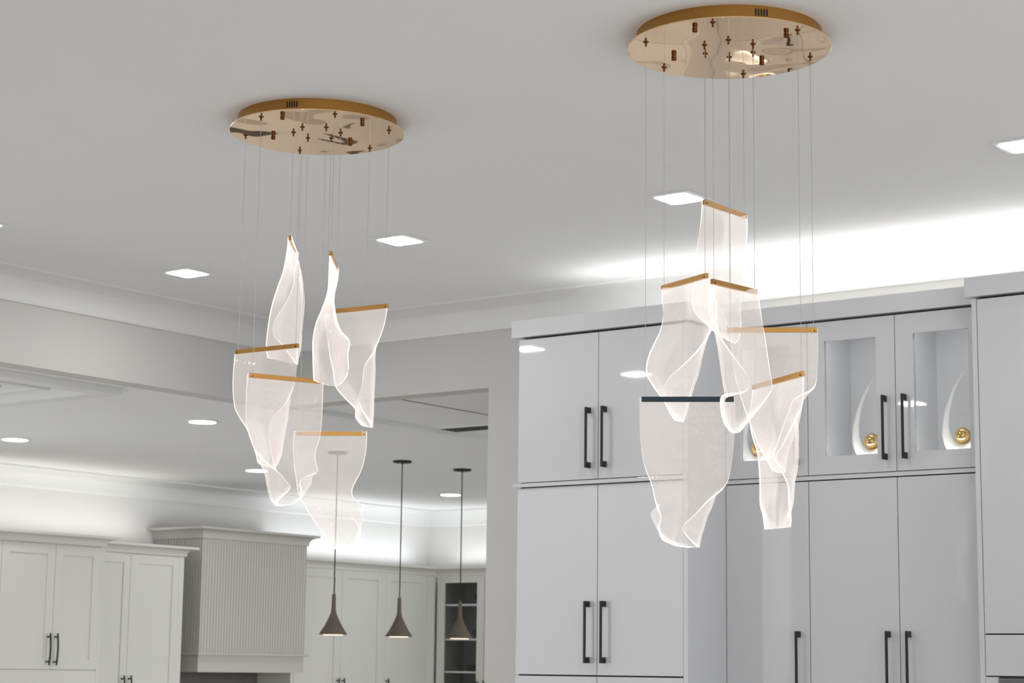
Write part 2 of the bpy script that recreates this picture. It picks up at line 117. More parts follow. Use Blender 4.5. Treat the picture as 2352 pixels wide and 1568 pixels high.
 [[-4.0809,4.682,2.1087],[-4.0889,4.7016,2.1077],[-4.0965,4.7213,2.107],[-4.1016,4.7425,2.1078],[-4.1004,4.7645,2.1087],[-4.0782,4.757,2.108],[-4.0652,4.7405,2.1124],[-4.0684,4.7207,2.1239],[-4.077,4.7024,2.1374]],
 [[-4.0703,4.6965,2.0867],[-4.0792,4.7149,2.0872],[-4.0882,4.7334,2.0877],[-4.097,4.752,2.0886],[-4.1047,4.7714,2.0893],[-4.0858,4.761,2.0854],[-4.07,4.7475,2.0851],[-4.0597,4.7288,2.0907],[-4.052,4.7096,2.0984]],
 ]),
'A': ([-4.3857, 4.4669, 2.3177], [-4.1695, 4.4958, 2.3223], [
 [[-4.397,4.4656,2.3109],[-4.3678,4.4692,2.3124],[-4.3387,4.4727,2.314],[-4.3097,4.4762,2.3156],[-4.2805,4.4799,2.3169],[-4.2511,4.4837,2.318],[-4.2216,4.4876,2.319],[-4.1921,4.4916,2.3199],[-4.1628,4.4954,2.3208]],
 [[-4.3979,4.4619,2.2551],[-4.3688,4.4663,2.2551],[-4.3398,4.4706,2.2549],[-4.3108,4.4748,2.2549],[-4.2818,4.4791,2.2551],[-4.2583,4.4895,2.257],[-4.2347,4.4999,2.259],[-4.2118,4.5112,2.2614],[-4.1891,4.5225,2.2637]],
 [[-4.3974,4.4618,2.1957],[-4.3687,4.4666,2.1958],[-4.3401,4.4715,2.1958],[-4.3114,4.4761,2.1959],[-4.2835,4.4812,2.1967],[-4.2641,4.495,2.1999],[-4.2452,4.5092,2.2037],[-4.23,4.5274,2.2085],[-4.2139,4.5447,2.213]],
 [[-4.3936,4.468,2.1405],[-4.3645,4.4732,2.1399],[-4.3355,4.4785,2.1392],[-4.3066,4.4831,2.1388],[-4.2811,4.491,2.1398],[-4.2572,4.5093,2.1435],[-4.2383,4.5294,2.148],[-4.2374,4.5477,2.1524],[-4.2509,4.5481,2.1537]],
 [[-4.3834,4.4812,2.1065],[-4.3558,4.4836,2.1036],[-4.3284,4.486,2.1007],[-4.3009,4.488,2.0985],[-4.2762,4.5006,2.0993],[-4.2495,4.5212,2.1022],[-4.2393,4.5425,2.1063],[-4.2585,4.551,2.1095],[-4.2914,4.5332,2.1097]],
 [[-4.3701,4.501,2.073],[-4.3439,4.4993,2.0713],[-4.3177,4.4975,2.0695],[-4.2912,4.496,2.0677],[-4.2669,4.5087,2.0672],[-4.248,4.5274,2.0676],[-4.2504,4.5467,2.07],[-4.2772,4.55,2.0736],[-4.3046,4.5313,2.0756]],
 [[-4.3643,4.5165,2.0378],[-4.3387,4.512,2.0366],[-4.3133,4.5074,2.0354],[-4.2879,4.503,2.0338],[-4.264,4.5094,2.0318],[-4.2532,4.5294,2.0315],[-4.2597,4.5488,2.0339],[-4.2852,4.5525,2.0396],[-4.3104,4.5364,2.0453]],
 [[-4.357,4.5332,1.9939],[-4.3332,4.526,1.9939],[-4.3095,4.5189,1.9939],[-4.286,4.5117,1.9936],[-4.2621,4.5109,1.9924],[-4.2587,4.5316,1.994],[-4.2667,4.5501,1.9977],[-4.2889,4.5567,2.0046],[-4.3116,4.5492,2.012]],
 [[-4.355,4.5396,1.9718],[-4.3338,4.5303,1.9712],[-4.3126,4.521,1.9707],[-4.2913,4.5119,1.9696],[-4.2692,4.5057,1.9672],[-4.2699,4.5275,1.9674],[-4.2764,4.5478,1.9683],[-4.2931,4.5599,1.9713],[-4.3136,4.5629,1.9753]],
 [[-4.3459,4.5478,1.9617],[-4.3272,4.5372,1.9582],[-4.3085,4.5265,1.9547],[-4.2899,4.5158,1.9511],[-4.2718,4.5048,1.9474],[-4.2817,4.5227,1.9474],[-4.2919,4.5404,1.9473],[-4.3023,4.558,1.9471],[-4.3125,4.5756,1.9469]],
 ]),
'B': ([-4.1943, 4.3366, 2.2127], [-4.1091, 4.5396, 2.2126], [
 [[-4.2039,4.3245,2.2092],[-4.1918,4.3525,2.2084],[-4.1796,4.3807,2.2076],[-4.1672,4.4089,2.2068],[-4.1548,4.4372,2.2058],[-4.1422,4.4656,2.2048],[-4.1296,4.4941,2.2036],[-4.1168,4.5227,2.2024],[-4.1039,4.5514,2.2012]],
 [[-4.2246,4.344,2.1491],[-4.2088,4.3689,2.1493],[-4.1929,4.3939,2.1496],[-4.177,4.419,2.1498],[-4.1611,4.444,2.1494],[-4.1453,4.4691,2.1482],[-4.1295,4.4943,2.1465],[-4.1136,4.5195,2.1446],[-4.0977,4.5447,2.1428]],
 [[-4.2387,4.3598,2.0844],[-4.2212,4.3828,2.0851],[-4.2035,4.4059,2.086],[-4.1858,4.429,2.0865],[-4.1682,4.452,2.0863],[-4.1506,4.4749,2.0849],[-4.133,4.4977,2.0828],[-4.1154,4.5205,2.0803],[-4.0977,4.5434,2.0779]],
 [[-4.234,4.3713,2.0314],[-4.2193,4.3937,2.0319],[-4.2045,4.4161,2.0324],[-4.1888,4.4377,2.0328],[-4.1727,4.4592,2.0331],[-4.1567,4.4811,2.0335],[-4.1403,4.503,2.0339],[-4.1238,4.5248,2.0343],[-4.1073,4.5468,2.0346]],
 [[-4.2176,4.3826,1.9879],[-4.2079,4.4049,1.9885],[-4.1991,4.4282,1.9892],[-4.1859,4.447,1.9894],[-4.1724,4.4657,1.9898],[-4.1606,4.4865,1.9909],[-4.1493,4.5079,1.9923],[-4.1379,4.5295,1.9938],[-4.1265,4.551,1.9953]],
 [[-4.1977,4.4041,1.9552],[-4.2157,4.4055,1.953],[-4.2172,4.4261,1.9528],[-4.1943,4.4493,1.9526],[-4.1713,4.471,1.9531],[-4.1589,4.4917,1.9551],[-4.149,4.5128,1.9582],[-4.1408,4.5349,1.962],[-4.1313,4.5561,1.9654]],
 [[-4.1802,4.4327,1.93],[-4.2058,4.423,1.9203],[-4.219,4.4349,1.917],[-4.1986,4.4575,1.9201],[-4.1718,4.4778,1.9234],[-4.1565,4.4964,1.9252],[-4.1442,4.5158,1.9271],[-4.1368,4.5398,1.9295],[-4.1248,4.5594,1.9314]],
 [[-4.1625,4.4589,1.9012],[-4.1931,4.4405,1.8927],[-4.2177,4.4388,1.8877],[-4.2128,4.4583,1.8888],[-4.1847,4.4794,1.8919],[-4.1607,4.5001,1.8945],[-4.1351,4.5237,1.8947],[-4.1347,4.5438,1.9013],[-4.1536,4.5327,1.9153]],
 [[-4.1492,4.4666,1.8778],[-4.182,4.4503,1.8666],[-4.2099,4.4442,1.8584],[-4.2154,4.4629,1.8587],[-4.1945,4.4824,1.8623],[-4.1745,4.5001,1.8644],[-4.1536,4.5188,1.8601],[-4.1549,4.538,1.869],[-4.1674,4.5296,1.897]],
 [[-4.1589,4.4427,1.8496],[-4.1812,4.4422,1.8436],[-4.2015,4.4456,1.8389],[-4.2105,4.4638,1.8391],[-4.2009,4.482,1.842],[-4.1877,4.4999,1.8452],[-4.1706,4.521,1.8466],[-4.1689,4.5428,1.8558],[-4.1778,4.5469,1.8751]],
 [[-4.1627,4.415,1.823],[-4.1744,4.4315,1.8233],[-4.1853,4.4486,1.8237],[-4.1913,4.4688,1.8255],[-4.1888,4.4892,1.8281],[-4.1851,4.5094,1.8317],[-4.1878,4.5294,1.8368],[-4.1949,4.5481,1.8434],[-4.2024,4.5663,1.8503]],
 ]),
'F': ([-4.2445, 4.6041, 2.0678], [-4.1627, 4.811, 2.0825], [
 [[-4.2552,4.5918,2.0676],[-4.2426,4.6205,2.0696],[-4.2298,4.6493,2.0716],[-4.217,4.6782,2.0736],[-4.2044,4.7069,2.0756],[-4.192,4.7354,2.0776],[-4.1797,4.7639,2.0795],[-4.1675,4.7923,2.0814],[-4.155,4.8209,2.0833]],
 [[-4.2695,4.6054,2.0212],[-4.2547,4.6319,2.0217],[-4.2398,4.6585,2.0221],[-4.225,4.6851,2.0225],[-4.2104,4.7117,2.0226],[-4.1967,4.7387,2.0226],[-4.1833,4.7657,2.0223],[-4.17,4.7928,2.022],[-4.1566,4.82,2.0217]],
 [[-4.2736,4.6169,1.9687],[-4.2599,4.6412,1.9697],[-4.2459,4.6656,1.9709],[-4.232,4.6901,1.9718],[-4.2187,4.715,1.9719],[-4.2064,4.7406,1.9708],[-4.1945,4.7665,1.969],[-4.1828,4.7925,1.9669],[-4.1708,4.8186,1.9649]],
 [[-4.2693,4.6233,1.9206],[-4.2586,4.6469,1.9223],[-4.2477,4.6705,1.924],[-4.237,4.6942,1.9255],[-4.2271,4.7181,1.9265],[-4.218,4.7421,1.9265],[-4.2099,4.7665,1.9261],[-4.2023,4.7913,1.9254],[-4.1945,4.8163,1.9248]],
 [[-4.2619,4.629,1.8752],[-4.2546,4.6534,1.8773],[-4.247,4.6778,1.8794],[-4.2395,4.7021,1.8816],[-4.2321,4.7254,1.884],[-4.2246,4.7474,1.8865],[-4.2185,4.7697,1.8893],[-4.2136,4.7933,1.8924],[-4.2085,4.8169,1.8954]],
 [[-4.2431,4.6479,1.8277],[-4.2427,4.6697,1.8335],[-4.2423,4.6915,1.8395],[-4.2398,4.7138,1.8449],[-4.2325,4.7371,1.8491],[-4.2204,4.7602,1.8523],[-4.2095,4.7828,1.856],[-4.2045,4.8043,1.8617],[-4.2,4.8227,1.8682]],
 [[-4.2271,4.6676,1.791],[-4.2281,4.6898,1.7985],[-4.2291,4.7121,1.8061],[-4.2278,4.7343,1.8132],[-4.2218,4.7556,1.8189],[-4.2113,4.7752,1.8233],[-4.1984,4.794,1.8284],[-4.1884,4.8174,1.8363],[-4.1728,4.8358,1.845]],
 [[-4.2109,4.6868,1.757],[-4.2145,4.7076,1.7648],[-4.2178,4.7286,1.7727],[-4.2171,4.7502,1.7815],[-4.2102,4.7708,1.7916],[-4.1985,4.7898,1.8017],[-4.1771,4.8108,1.8105],[-4.176,4.8295,1.8198],[-4.2056,4.812,1.8282]],
 [[-4.1937,4.7007,1.728],[-4.1997,4.7199,1.7358],[-4.2054,4.7392,1.7436],[-4.2072,4.7598,1.752],[-4.2023,4.7804,1.7608],[-4.1941,4.7996,1.7698],[-4.1809,4.8174,1.778],[-4.183,4.8362,1.7882],[-4.202,4.8317,1.8008]],
 [[-4.1798,4.7056,1.7132],[-4.1867,4.7249,1.7171],[-4.1936,4.7443,1.7209],[-4.1989,4.764,1.7255],[-4.2,4.7841,1.7309],[-4.1976,4.8044,1.7369],[-4.1946,4.8224,1.7448],[-4.198,4.8413,1.7563],[-4.2008,4.8564,1.7696]],
 [[-4.1646,4.711,1.7012],[-4.1722,4.7302,1.7034],[-4.1798,4.7494,1.7053],[-4.1874,4.7685,1.7078],[-4.1948,4.7876,1.7114],[-4.202,4.8064,1.7166],[-4.209,4.8251,1.723],[-4.216,4.8438,1.7299],[-4.223,4.8625,1.7365]],
 ]),
}

# ------------------------------------------------------------------ materials
def newmat(name):
    m = bpy.data.materials.new(name); m.use_nodes = True
    nt = m.node_tree; nt.nodes.clear()
    return m, nt, nt.nodes.new('ShaderNodeOutputMaterial')

def pbr(name, color, rough=0.5, metal=0.0, spec=0.5, coat=0.0, bump=None, emis=None, estr=0.0, var=0.0, vscale=3.0):
    m, nt, out = newmat(name)
    b = nt.nodes.new('ShaderNodeBsdfPrincipled')
    b.inputs['Base Color'].default_value = (*color, 1)
    b.inputs['Roughness'].default_value = rough
    b.inputs['Metallic'].default_value = metal
    b.inputs['Specular IOR Level'].default_value = spec
    b.inputs['Coat Weight'].default_value = coat
    b.inputs['Coat Roughness'].default_value = 0.03
    if emis:
        b.inputs['Emission Color'].default_value = (*emis, 1)
        b.inputs['Emission Strength'].default_value = estr
    nt.links.new(b.outputs[0], out.inputs[0])
    tc = nt.nodes.new('ShaderNodeTexCoord')
    if var > 0:
        n = nt.nodes.new('ShaderNodeTexNoise'); n.inputs['Scale'].default_value = vscale; n.inputs['Detail'].default_value = 4
        nt.links.new(tc.outputs['Object'], n.inputs['Vector'])
        mr = nt.nodes.new('ShaderNodeMapRange'); mr.inputs['To Min'].default_value = 1 - var; mr.inputs['To Max'].default_value = 1 + var
        nt.links.new(n.outputs['Fac'], mr.inputs['Value'])
        mx = nt.nodes.new('ShaderNodeVectorMath'); mx.operation = 'SCALE'
        mx.inputs[0].default_value = color
        nt.links.new(mr.outputs[0], mx.inputs['Scale'])
        nt.links.new(mx.outputs[0], b.inputs['Base Color'])
    if bump:
        kind, scale, strength, dist = bump
        if kind == 'noise':
            n = nt.nodes.new('ShaderNodeTexNoise'); n.inputs['Scale'].default_value = scale; n.inputs['Detail'].default_value = 1.0
            nt.links.new(tc.outputs['Object'], n.inputs['Vector']); h = n.outputs['Fac']
        else:                     # beadboard: narrow vertical grooves along X and Y
            sep = nt.nodes.new('ShaderNodeSeparateXYZ'); nt.links.new(tc.outputs['Object'], sep.inputs[0])
            add = nt.nodes.new('ShaderNodeMath'); add.operation = 'ADD'
            nt.links.new(sep.outputs['X'], add.inputs[0]); nt.links.new(sep.outputs['Y'], add.inputs[1])
            pp = nt.nodes.new('ShaderNodeMath'); pp.operation = 'PINGPONG'; pp.inputs[1].default_value = scale / 2
            nt.links.new(add.outputs[0], pp.inputs[0])
            mr = nt.nodes.new('ShaderNodeMapRange'); mr.inputs['From Max'].default_value = scale * 0.14
            nt.links.new(pp.outputs[0], mr.inputs['Value']); h = mr.outputs[0]
        bp = nt.nodes.new('ShaderNodeBump'); bp.inputs['Strength'].default_value = strength; bp.inputs['Distance'].default_value = dist
        nt.links.new(h, bp.inputs['Height']); nt.links.new(bp.outputs[0], b.inputs['Normal'])
    return m

def emit(name, color, strength):
    m, nt, out = newmat(name)
    e = nt.nodes.new('ShaderNodeEmission'); e.inputs[0].default_value = (*color, 1); e.inputs[1].default_value = strength
    nt.links.new(e.outputs[0], out.inputs[0])
    return m

M = {}
M['ceiling'] = pbr('ceiling_paint', (0.87, 0.872, 0.868), 0.75, spec=0.2, var=0.01)
M['wall'] = pbr('warm_grey_wall_paint', (0.63, 0.62, 0.60), 0.7, spec=0.25, var=0.015)
M['trim'] = pbr('white_trim_paint', (0.80, 0.80, 0.79), 0.5, spec=0.3)
M['kitchen_wall'] = pbr('pale_kitchen_wall_paint', (0.74, 0.735, 0.72), 0.7, spec=0.25, var=0.01)
M['floor'] = pbr('pale_tile_floor', (0.60, 0.585, 0.56), 0.3, var=0.08, vscale=1.2)
M['lacquer'] = pbr('white_high_gloss_lacquer', (0.60, 0.607, 0.622), 0.30, spec=0.25, coat=1.0)
M['gap'] = pbr('dark_cabinet_reveal', (0.10, 0.105, 0.115), 0.7)
M['cabinet'] = pbr('cream_painted_cabinet', (0.66, 0.652, 0.612), 0.45, spec=0.3, var=0.01)
M['hood'] = pbr('greige_beadboard', (0.52, 0.505, 0.475), 0.5, spec=0.3, bump=('bead', 0.028, 0.8, 0.007))
M['hood_trim'] = pbr('greige_trim', (0.52, 0.505, 0.475), 0.5, spec=0.3)
M['black'] = pbr('matt_black_metal', (0.006, 0.006, 0.007), 0.45)
M['inside'] = pbr('white_cabinet_interior', (0.74, 0.745, 0.76), 0.4)
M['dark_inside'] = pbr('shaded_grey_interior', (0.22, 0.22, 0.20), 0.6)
M['hood_shade'] = pbr('dark_hood_shade', (0.10, 0.097, 0.085), 0.5, var=0.2, vscale=6)  # dark tone stands in for the shade under the hood
M['gold'] = pbr('mirror_rose_gold_plate', (0.98, 0.70, 0.44), 0.03, metal=1.0, bump=('noise', 3.5, 0.6, 0.02))
M['brass'] = pbr('satin_brass_housing', (0.40, 0.20, 0.045), 0.42, metal=0.75, spec=0.4)
M['brass_dark'] = pbr('turned_brass_knob', (0.13, 0.06, 0.022), 0.25, metal=1.0)
M['bar'] = pbr('brushed_gold_bar', (0.52, 0.28, 0.085), 0.32, metal=0.9)
M['bar_dark'] = pbr('dark_metal_bar', (0.035, 0.05, 0.06), 0.35, metal=0.9)  # darker, bluish tone used on a single bar
M['cable'] = pbr('braided_steel_cable', (0.50, 0.50, 0.49), 0.35, metal=0.8)
M['slot'] = pbr('dark_vent_slot', (0.01, 0.01, 0.01), 0.8)
M['ceramic'] = pbr('glazed_white_ceramic', (0.82, 0.82, 0.81), 0.12, coat=0.5)
M['ball'] = pbr('polished_gold_ball', (0.80, 0.55, 0.22), 0.12, metal=1.0)
M['shade'] = pbr('brown_concrete_shade', (0.10, 0.078, 0.055), 0.75, var=0.1, vscale=20)
M['oven'] = pbr('brushed_dark_steel', (0.2, 0.2, 0.2), 0.35, metal=0.7)
M['lamp'] = emit('downlight_diffuser', (1.0, 0.99, 0.975), 75.0)
M['lamp_kitchen'] = emit('round_downlight_diffuser', (0.97, 0.985, 1.0), 70.0)
M['lamp_warm'] = emit('warm_pendant_lens', (1.0, 0.80, 0.62), 1.6)

def glass_mat():
    m, nt, out = newmat('clear_cabinet_glass')
    t = nt.nodes.new('ShaderNodeBsdfTransparent'); t.inputs[0].default_value = (0.955, 0.96, 0.96, 1)
    g = nt.nodes.new('ShaderNodeBsdfGlossy'); g.inputs['Roughness'].default_value = 0.02
    f = nt.nodes.new('ShaderNodeFresnel'); f.inputs[0].default_value = 1.5
    geo = nt.nodes.new('ShaderNodeNewGeometry')
    inv = nt.nodes.new('ShaderNodeMath'); inv.operation = 'SUBTRACT'; inv.inputs[0].default_value = 1.0
    fr = nt.nodes.new('ShaderNodeMath'); fr.operation = 'MULTIPLY'
    nt.links.new(geo.outputs['Backfacing'], inv.inputs[1]); nt.links.new(f.outputs[0], fr.inputs[0]); nt.links.new(inv.outputs[0], fr.inputs[1])
    mx = nt.nodes.new('ShaderNodeMixShader')
    nt.links.new(fr.outputs[0], mx.inputs[0]); nt.links.new(t.outputs[0], mx.inputs[1]); nt.links.new(g.outputs[0], mx.inputs[2])
    nt.links.new(mx.outputs[0], out.inputs[0])
    return m
M['glass'] = glass_mat()

def acrylic_mat():
    """clear acrylic engraved with a fine staggered dot grid that the edge LEDs light up"""
    m, nt, out = newmat('edge_lit_dotted_acrylic')
    N = nt.nodes.new; L = nt.links.new
    uv = N('ShaderNodeUVMap'); uv.uv_map = 'UVMap'
    sep = N('ShaderNodeSeparateXYZ'); L(uv.outputs[0], sep.inputs[0])
    def grid(off):
        ax = []
        for o in ('X', 'Y'):
            a = N('ShaderNodeMath'); a.operation = 'ADD'; a.inputs[1].default_value = off; L(sep.outputs[o], a.inputs[0])
            w = N('ShaderNodeMath'); w.operation = 'FRACT'; L(a.outputs[0], w.inputs[0])
            c = N('ShaderNodeMath'); c.operation = 'SUBTRACT'; c.inputs[1].default_value = 0.5; L(w.outputs[0], c.inputs[0])
            s = N('ShaderNodeMath'); s.operation = 'MULTIPLY'; L(c.outputs[0], s.inputs[0]); L(c.outputs[0], s.inputs[1])
            ax.append(s)
        d = N('ShaderNodeMath'); d.operation = 'ADD'; L(ax[0].outputs[0], d.inputs[0]); L(ax[1].outputs[0], d.inputs[1])
        r = N('ShaderNodeMath'); r.operation = 'LESS_THAN'; r.inputs[1].default_value = 0.072; L(d.outputs[0], r.inputs[0])
        return r
    g1, g2 = grid(0.0), grid(0.5)
    dots = N('ShaderNodeMath'); dots.operation = 'MAXIMUM'; L(g1.outputs[0], dots.inputs[0]); L(g2.outputs[0], dots.inputs[1])
    fac = N('ShaderNodeMapRange'); fac.inputs['To Min'].default_value = 0.05; fac.inputs['To Max'].default_value = 0.42
    L(dots.outputs[0], fac.inputs['Value'])
    t = N('ShaderNodeBsdfTransparent'); t.inputs[0].default_value = (0.985, 0.985, 0.985, 1)
    g = N('ShaderNodeBsdfGlossy'); g.inputs['Roughness'].default_value = 0.03
    f = N('ShaderNodeFresnel'); f.inputs[0].default_value = 1.45
    nz = N('ShaderNodeTexNoise'); nz.inputs['Scale'].default_value = 34.0; nz.inputs['Detail'].default_value = 1.0
    tcn = N('ShaderNodeTexCoord'); L(tcn.outputs['Object'], nz.inputs['Vector'])
    bp = N('ShaderNodeBump'); bp.inputs['Strength'].default_value = 0.85; bp.inputs['Distance'].default_value = 0.004
    L(nz.outputs['Fac'], bp.inputs['Height']); L(bp.outputs[0], g.inputs['Normal'])
    geo = N('ShaderNodeNewGeometry')
    inv = N('ShaderNodeMath'); inv.operation = 'SUBTRACT'; inv.inputs[0].default_value = 1.0; L(geo.outputs['Backfacing'], inv.inputs[1])
    fr = N('ShaderNodeMath'); fr.operation = 'MULTIPLY'; L(f.outputs[0], fr.inputs[0]); L(inv.outputs[0], fr.inputs[1])
    clear = N('ShaderNodeMixShader'); L(fr.outputs[0], clear.inputs[0]); L(t.outputs[0], clear.inputs[1]); L(g.outputs[0], clear.inputs[2])
    e = N('ShaderNodeEmission'); e.inputs[0].default_value = (1.0, 0.905, 0.845, 1); e.inputs[1].default_value = 0.92
    dt = N('ShaderNodeVectorMath'); dt.operation = 'DOT_PRODUCT'; L(geo.outputs['Normal'], dt.inputs[0]); L(geo.outputs['Incoming'], dt.inputs[1])
    ab = N('ShaderNodeMath'); ab.operation = 'ABSOLUTE'; L(dt.outputs['Value'], ab.inputs[0])
    mxx = N('ShaderNodeMath'); mxx.operation = 'MAXIMUM'; mxx.inputs[1].default_value = 0.08; L(ab.outputs[0], mxx.inputs[0])
    rc = N('ShaderNodeMath'); rc.operation = 'DIVIDE'; rc.inputs[0].default_value = 1.0; L(mxx.outputs[0], rc.inputs[1])
    om = N('ShaderNodeMath'); om.operation = 'SUBTRACT'; om.inputs[0].default_value = 1.0; L(fac.outputs[0], om.inputs[1])
    pw = N('ShaderNodeMath'); pw.operation = 'POWER'; L(om.outputs[0], pw.inputs[0]); L(rc.outputs[0], pw.inputs[1])
    cov = N('ShaderNodeMath'); cov.operation = 'SUBTRACT'; cov.inputs[0].default_value = 1.0; L(pw.outputs[0], cov.inputs[1])
    mx = N('ShaderNodeMixShader'); L(cov.outputs[0], mx.inputs[0]); L(clear.outputs[0], mx.inputs[1]); L(e.outputs[0], mx.inputs[2])
    gz = N('ShaderNodeMath'); gz.operation = 'SUBTRACT'; gz.inputs[0].default_value = 1.0; L(ab.outputs[0], gz.inputs[1])
    g2n = N('ShaderNodeMath'); g2n.operation = 'POWER'; g2n.inputs[1].default_value = 2.0; L(gz.outputs[0], g2n.inputs[0])
    st = N('ShaderNodeMath'); st.operation = 'MULTIPLY_ADD'; st.inputs[1].default_value = 0.65; st.inputs[2].default_value = 0.96
    L(g2n.outputs[0], st.inputs[0]); L(st.outputs[0], e.inputs[1])
    L(mx.outputs[0], out.inputs[0])
    return m
M['acrylic'] = acrylic_mat()
M['edge'] = emit('lit_acrylic_edge', (1.0, 0.90, 0.80), 1.55)

# ------------------------------------------------------------------ mesh building
class MB:
    def __init__(s): s.v = []; s.f = []; s.m = []
    def add(s, vs, fs, mi=0):
        o = len(s.v); s.v += [tuple(v) for v in vs]
        for f in fs: s.f.append(tuple(i + o for i in f)); s.m.append(mi)
        return s
    def box(s, x0, x1, y0, y1, z0, z1, mi=0):
        return s.add([(x0,y0,z0),(x1,y0,z0),(x1,y1,z0),(x0,y1,z0),(x0,y0,z1),(x1,y0,z1),(x1,y1,z1),(x0,y1,z1)],
              [(0,3,2,1),(4,5,6,7),(0,1,5,4),(1,2,6,5),(2,3,7,6),(3,0,4,7)], mi)
    def lathe(s, prof, cx=0, cy=0, n=48, mi=0):
        vs = []; fs = []
        for r, z in prof:
            for k in range(n):
                a = 2*pi*k/n; vs.append((cx + r*cos(a), cy + r*sin(a), z))
        for i in range(len(prof)-1):
            for k in range(n):
                fs.append((i*n+k, i*n+(k+1)%n, (i+1)*n+(k+1)%n, (i+1)*n+k))
        s.add(vs, fs, mi)
        if prof[0][0] > 1e-6: s.f.append(tuple(len(s.v)-len(vs)+k for k in reversed(range(n)))); s.m.append(mi)
        if prof[-1][0] > 1e-6: s.f.append(tuple(len(s.v)-n+k for k in range(n))); s.m.append(mi)
        return s
    def tube(s, pts, rads, n=10, mi=0, flat=1.0):
        P = [Vector(p) for p in pts]; vs = []; fs = []
        for i, p in enumerate(P):
            d = (P[min(i+1, len(P)-1)] - P[max(i-1, 0)]).normalized()
            ref = Vector((0,1,0)) if abs(d.y) < 0.9 else Vector((1,0,0))
            a = d.cross(ref).normalized(); b = d.cross(a).normalized()
            r = rads[i] if isinstance(rads, (list, tuple)) else rads
            for k in range(n):
                t = 2*pi*k/n; vs.append(p + a*r*cos(t) + b*r*flat*sin(t))
        for i in range(len(P)-1):
            for k in range(n): fs.append((i*n+k, i*n+(k+1)%n, (i+1)*n+(k+1)%n, (i+1)*n+k))
        fs.append(tuple(reversed(range(n)))); fs.append(tuple((len(P)-1)*n+k for k in range(n)))
        return s.add(vs, fs, mi)
    def sweep(s, path, prof, mi=0):
        """profile (out, z) swept along a polyline of wall points; the room is on the right of the path"""
        P = [Vector(p) for p in path]; n = len(prof); vs = []; fs = []
        for i, p in enumerate(P):
            def nrm(a, b): d = (b-a).normalized(); return Vector((d.y, -d.x))
            if i == 0: off = nrm(P[0], P[1])
            elif i == len(P)-1: off = nrm(P[-2], P[-1])
            else:
                n1, n2 = nrm(P[i-1], p), nrm(p, P[i+1]); off = (n1+n2) / (1 + n1.dot(n2))
            for o, z in prof: vs.append((p.x + off.x*o, p.y + off.y*o, z))
        for i in range(len(P)-1):
            for k in range(n):
                fs.append((i*n+k, i*n+(k+1)%n, (i+1)*n+(k+1)%n, (i+1)*n+k))
        fs.append(tuple(range(n))); fs.append(tuple(reversed([(len(P)-1)*n+k for k in range(n)])))
        return s.add(vs, fs, mi)
    def build(s, name, mats, parent=None, smooth=False, origin=None, bevel=0.0):
        me = bpy.data.meshes.new(name)
        o = origin
        if parent is not None and o is None: o = Vector((0,0,0))
        if o is None:
            xs = [v[0] for v in s.v]; ys = [v[1] for v in s.v]; zs = [v[2] for v in s.v]
            o = Vector(((min(xs)+max(xs))/2, (min(ys)+max(ys))/2, min(zs)))
        o = Vector(o)
        me.from_pydata([tuple(Vector(v) - o) for v in s.v], [], s.f)
        if not isinstance(mats, (list, tuple)): mats = [mats]
        for m in mats: me.materials.append(m)
        me.polygons.foreach_set('material_index', s.m)
        me.validate(); me.update()
        import bmesh
        bm = bmesh.new(); bm.from_mesh(me); bmesh.ops.recalc_face_normals(bm, faces=bm.faces); bm.to_mesh(me); bm.free()
        if smooth:
            me.polygons.foreach_set('use_smooth', [True]*len(me.polygons))
            me.set_sharp_from_angle(angle=radians(38))
        ob = bpy.data.objects.new(name, me); col.objects.link(ob)
        if parent is not None: ob.parent = parent
        ob.location = o
        if bevel:
            md = ob.modifiers.new('bevel', 'BEVEL'); md.width = bevel; md.segments = 2; md.limit_method = 'ANGLE'
        return ob

def tag(o, label=None, cat=None, group=None, kind=None):
    if label: o['label'] = label
    if cat: o['category'] = cat
    if group: o['group'] = group
    if kind: o['kind'] = kind
    return o
def thing(name, loc, label, cat, group=None):
    o = bpy.data.objects.new(name, None); col.objects.link(o); o.location = loc; o.empty_display_size = 0.1
    return tag(o, label, cat, group)
def struct(name, mb, m, label=None, smooth=False):
    o = mb.build(name, m, smooth=smooth); tag(o, label, None, None, 'structure'); return o
def local(mb, root):
    """shift world coordinates into the space of a thing"""
    l = root.location; mb.v = [(v[0]-l.x, v[1]-l.y, v[2]-l.z) for v in mb.v]; return mb
def part(name, mb, m, root, smooth=False, bevel=0.0, parent=None):
    """world-coordinate mesh made a part of root (or a sub-part of parent, which sits at root's origin)"""
    return local(mb, root).build(name, m, parent=(parent or root), smooth=smooth, bevel=bevel)
def copy_tree(o, parent=None):
    c = o.copy(); col.objects.link(c); c.parent = parent
    for ch in list(o.children): copy_tree(ch, c)
    return c

def arc(cx, cz, rx, rz, a0, a1, n):
    return [(cx + rx*cos(a0+(a1-a0)*i/n), cz + rz*sin(a0+(a1-a0)*i/n)) for i in range(n+1)]
def cove(P, top, drop):
    """large cove moulding: (out, z) outline, hollow towards the room"""
    pr = [(0, top), (P, top), (P, top-0.010), (P-0.012, top-0.012)]
    pr += arc(P-0.012, top-drop+0.016, P-0.030, drop-0.028, pi/2, pi, 10)[1:]
    pr += [(0.018, top-drop+0.010), (0.012, top-drop), (0, top-drop)]
    return pr
def cornice(P, top, bot):
    h = top-bot
    pr = [(0, top), (P, top), (P, top-0.016), (P-0.010, top-0.018)]
    pr += arc(P-0.010, bot+0.012, P-0.022, h-0.030, pi/2, pi, 8)[1:]
    pr += [(0.012, bot), (0, bot)]
    return pr

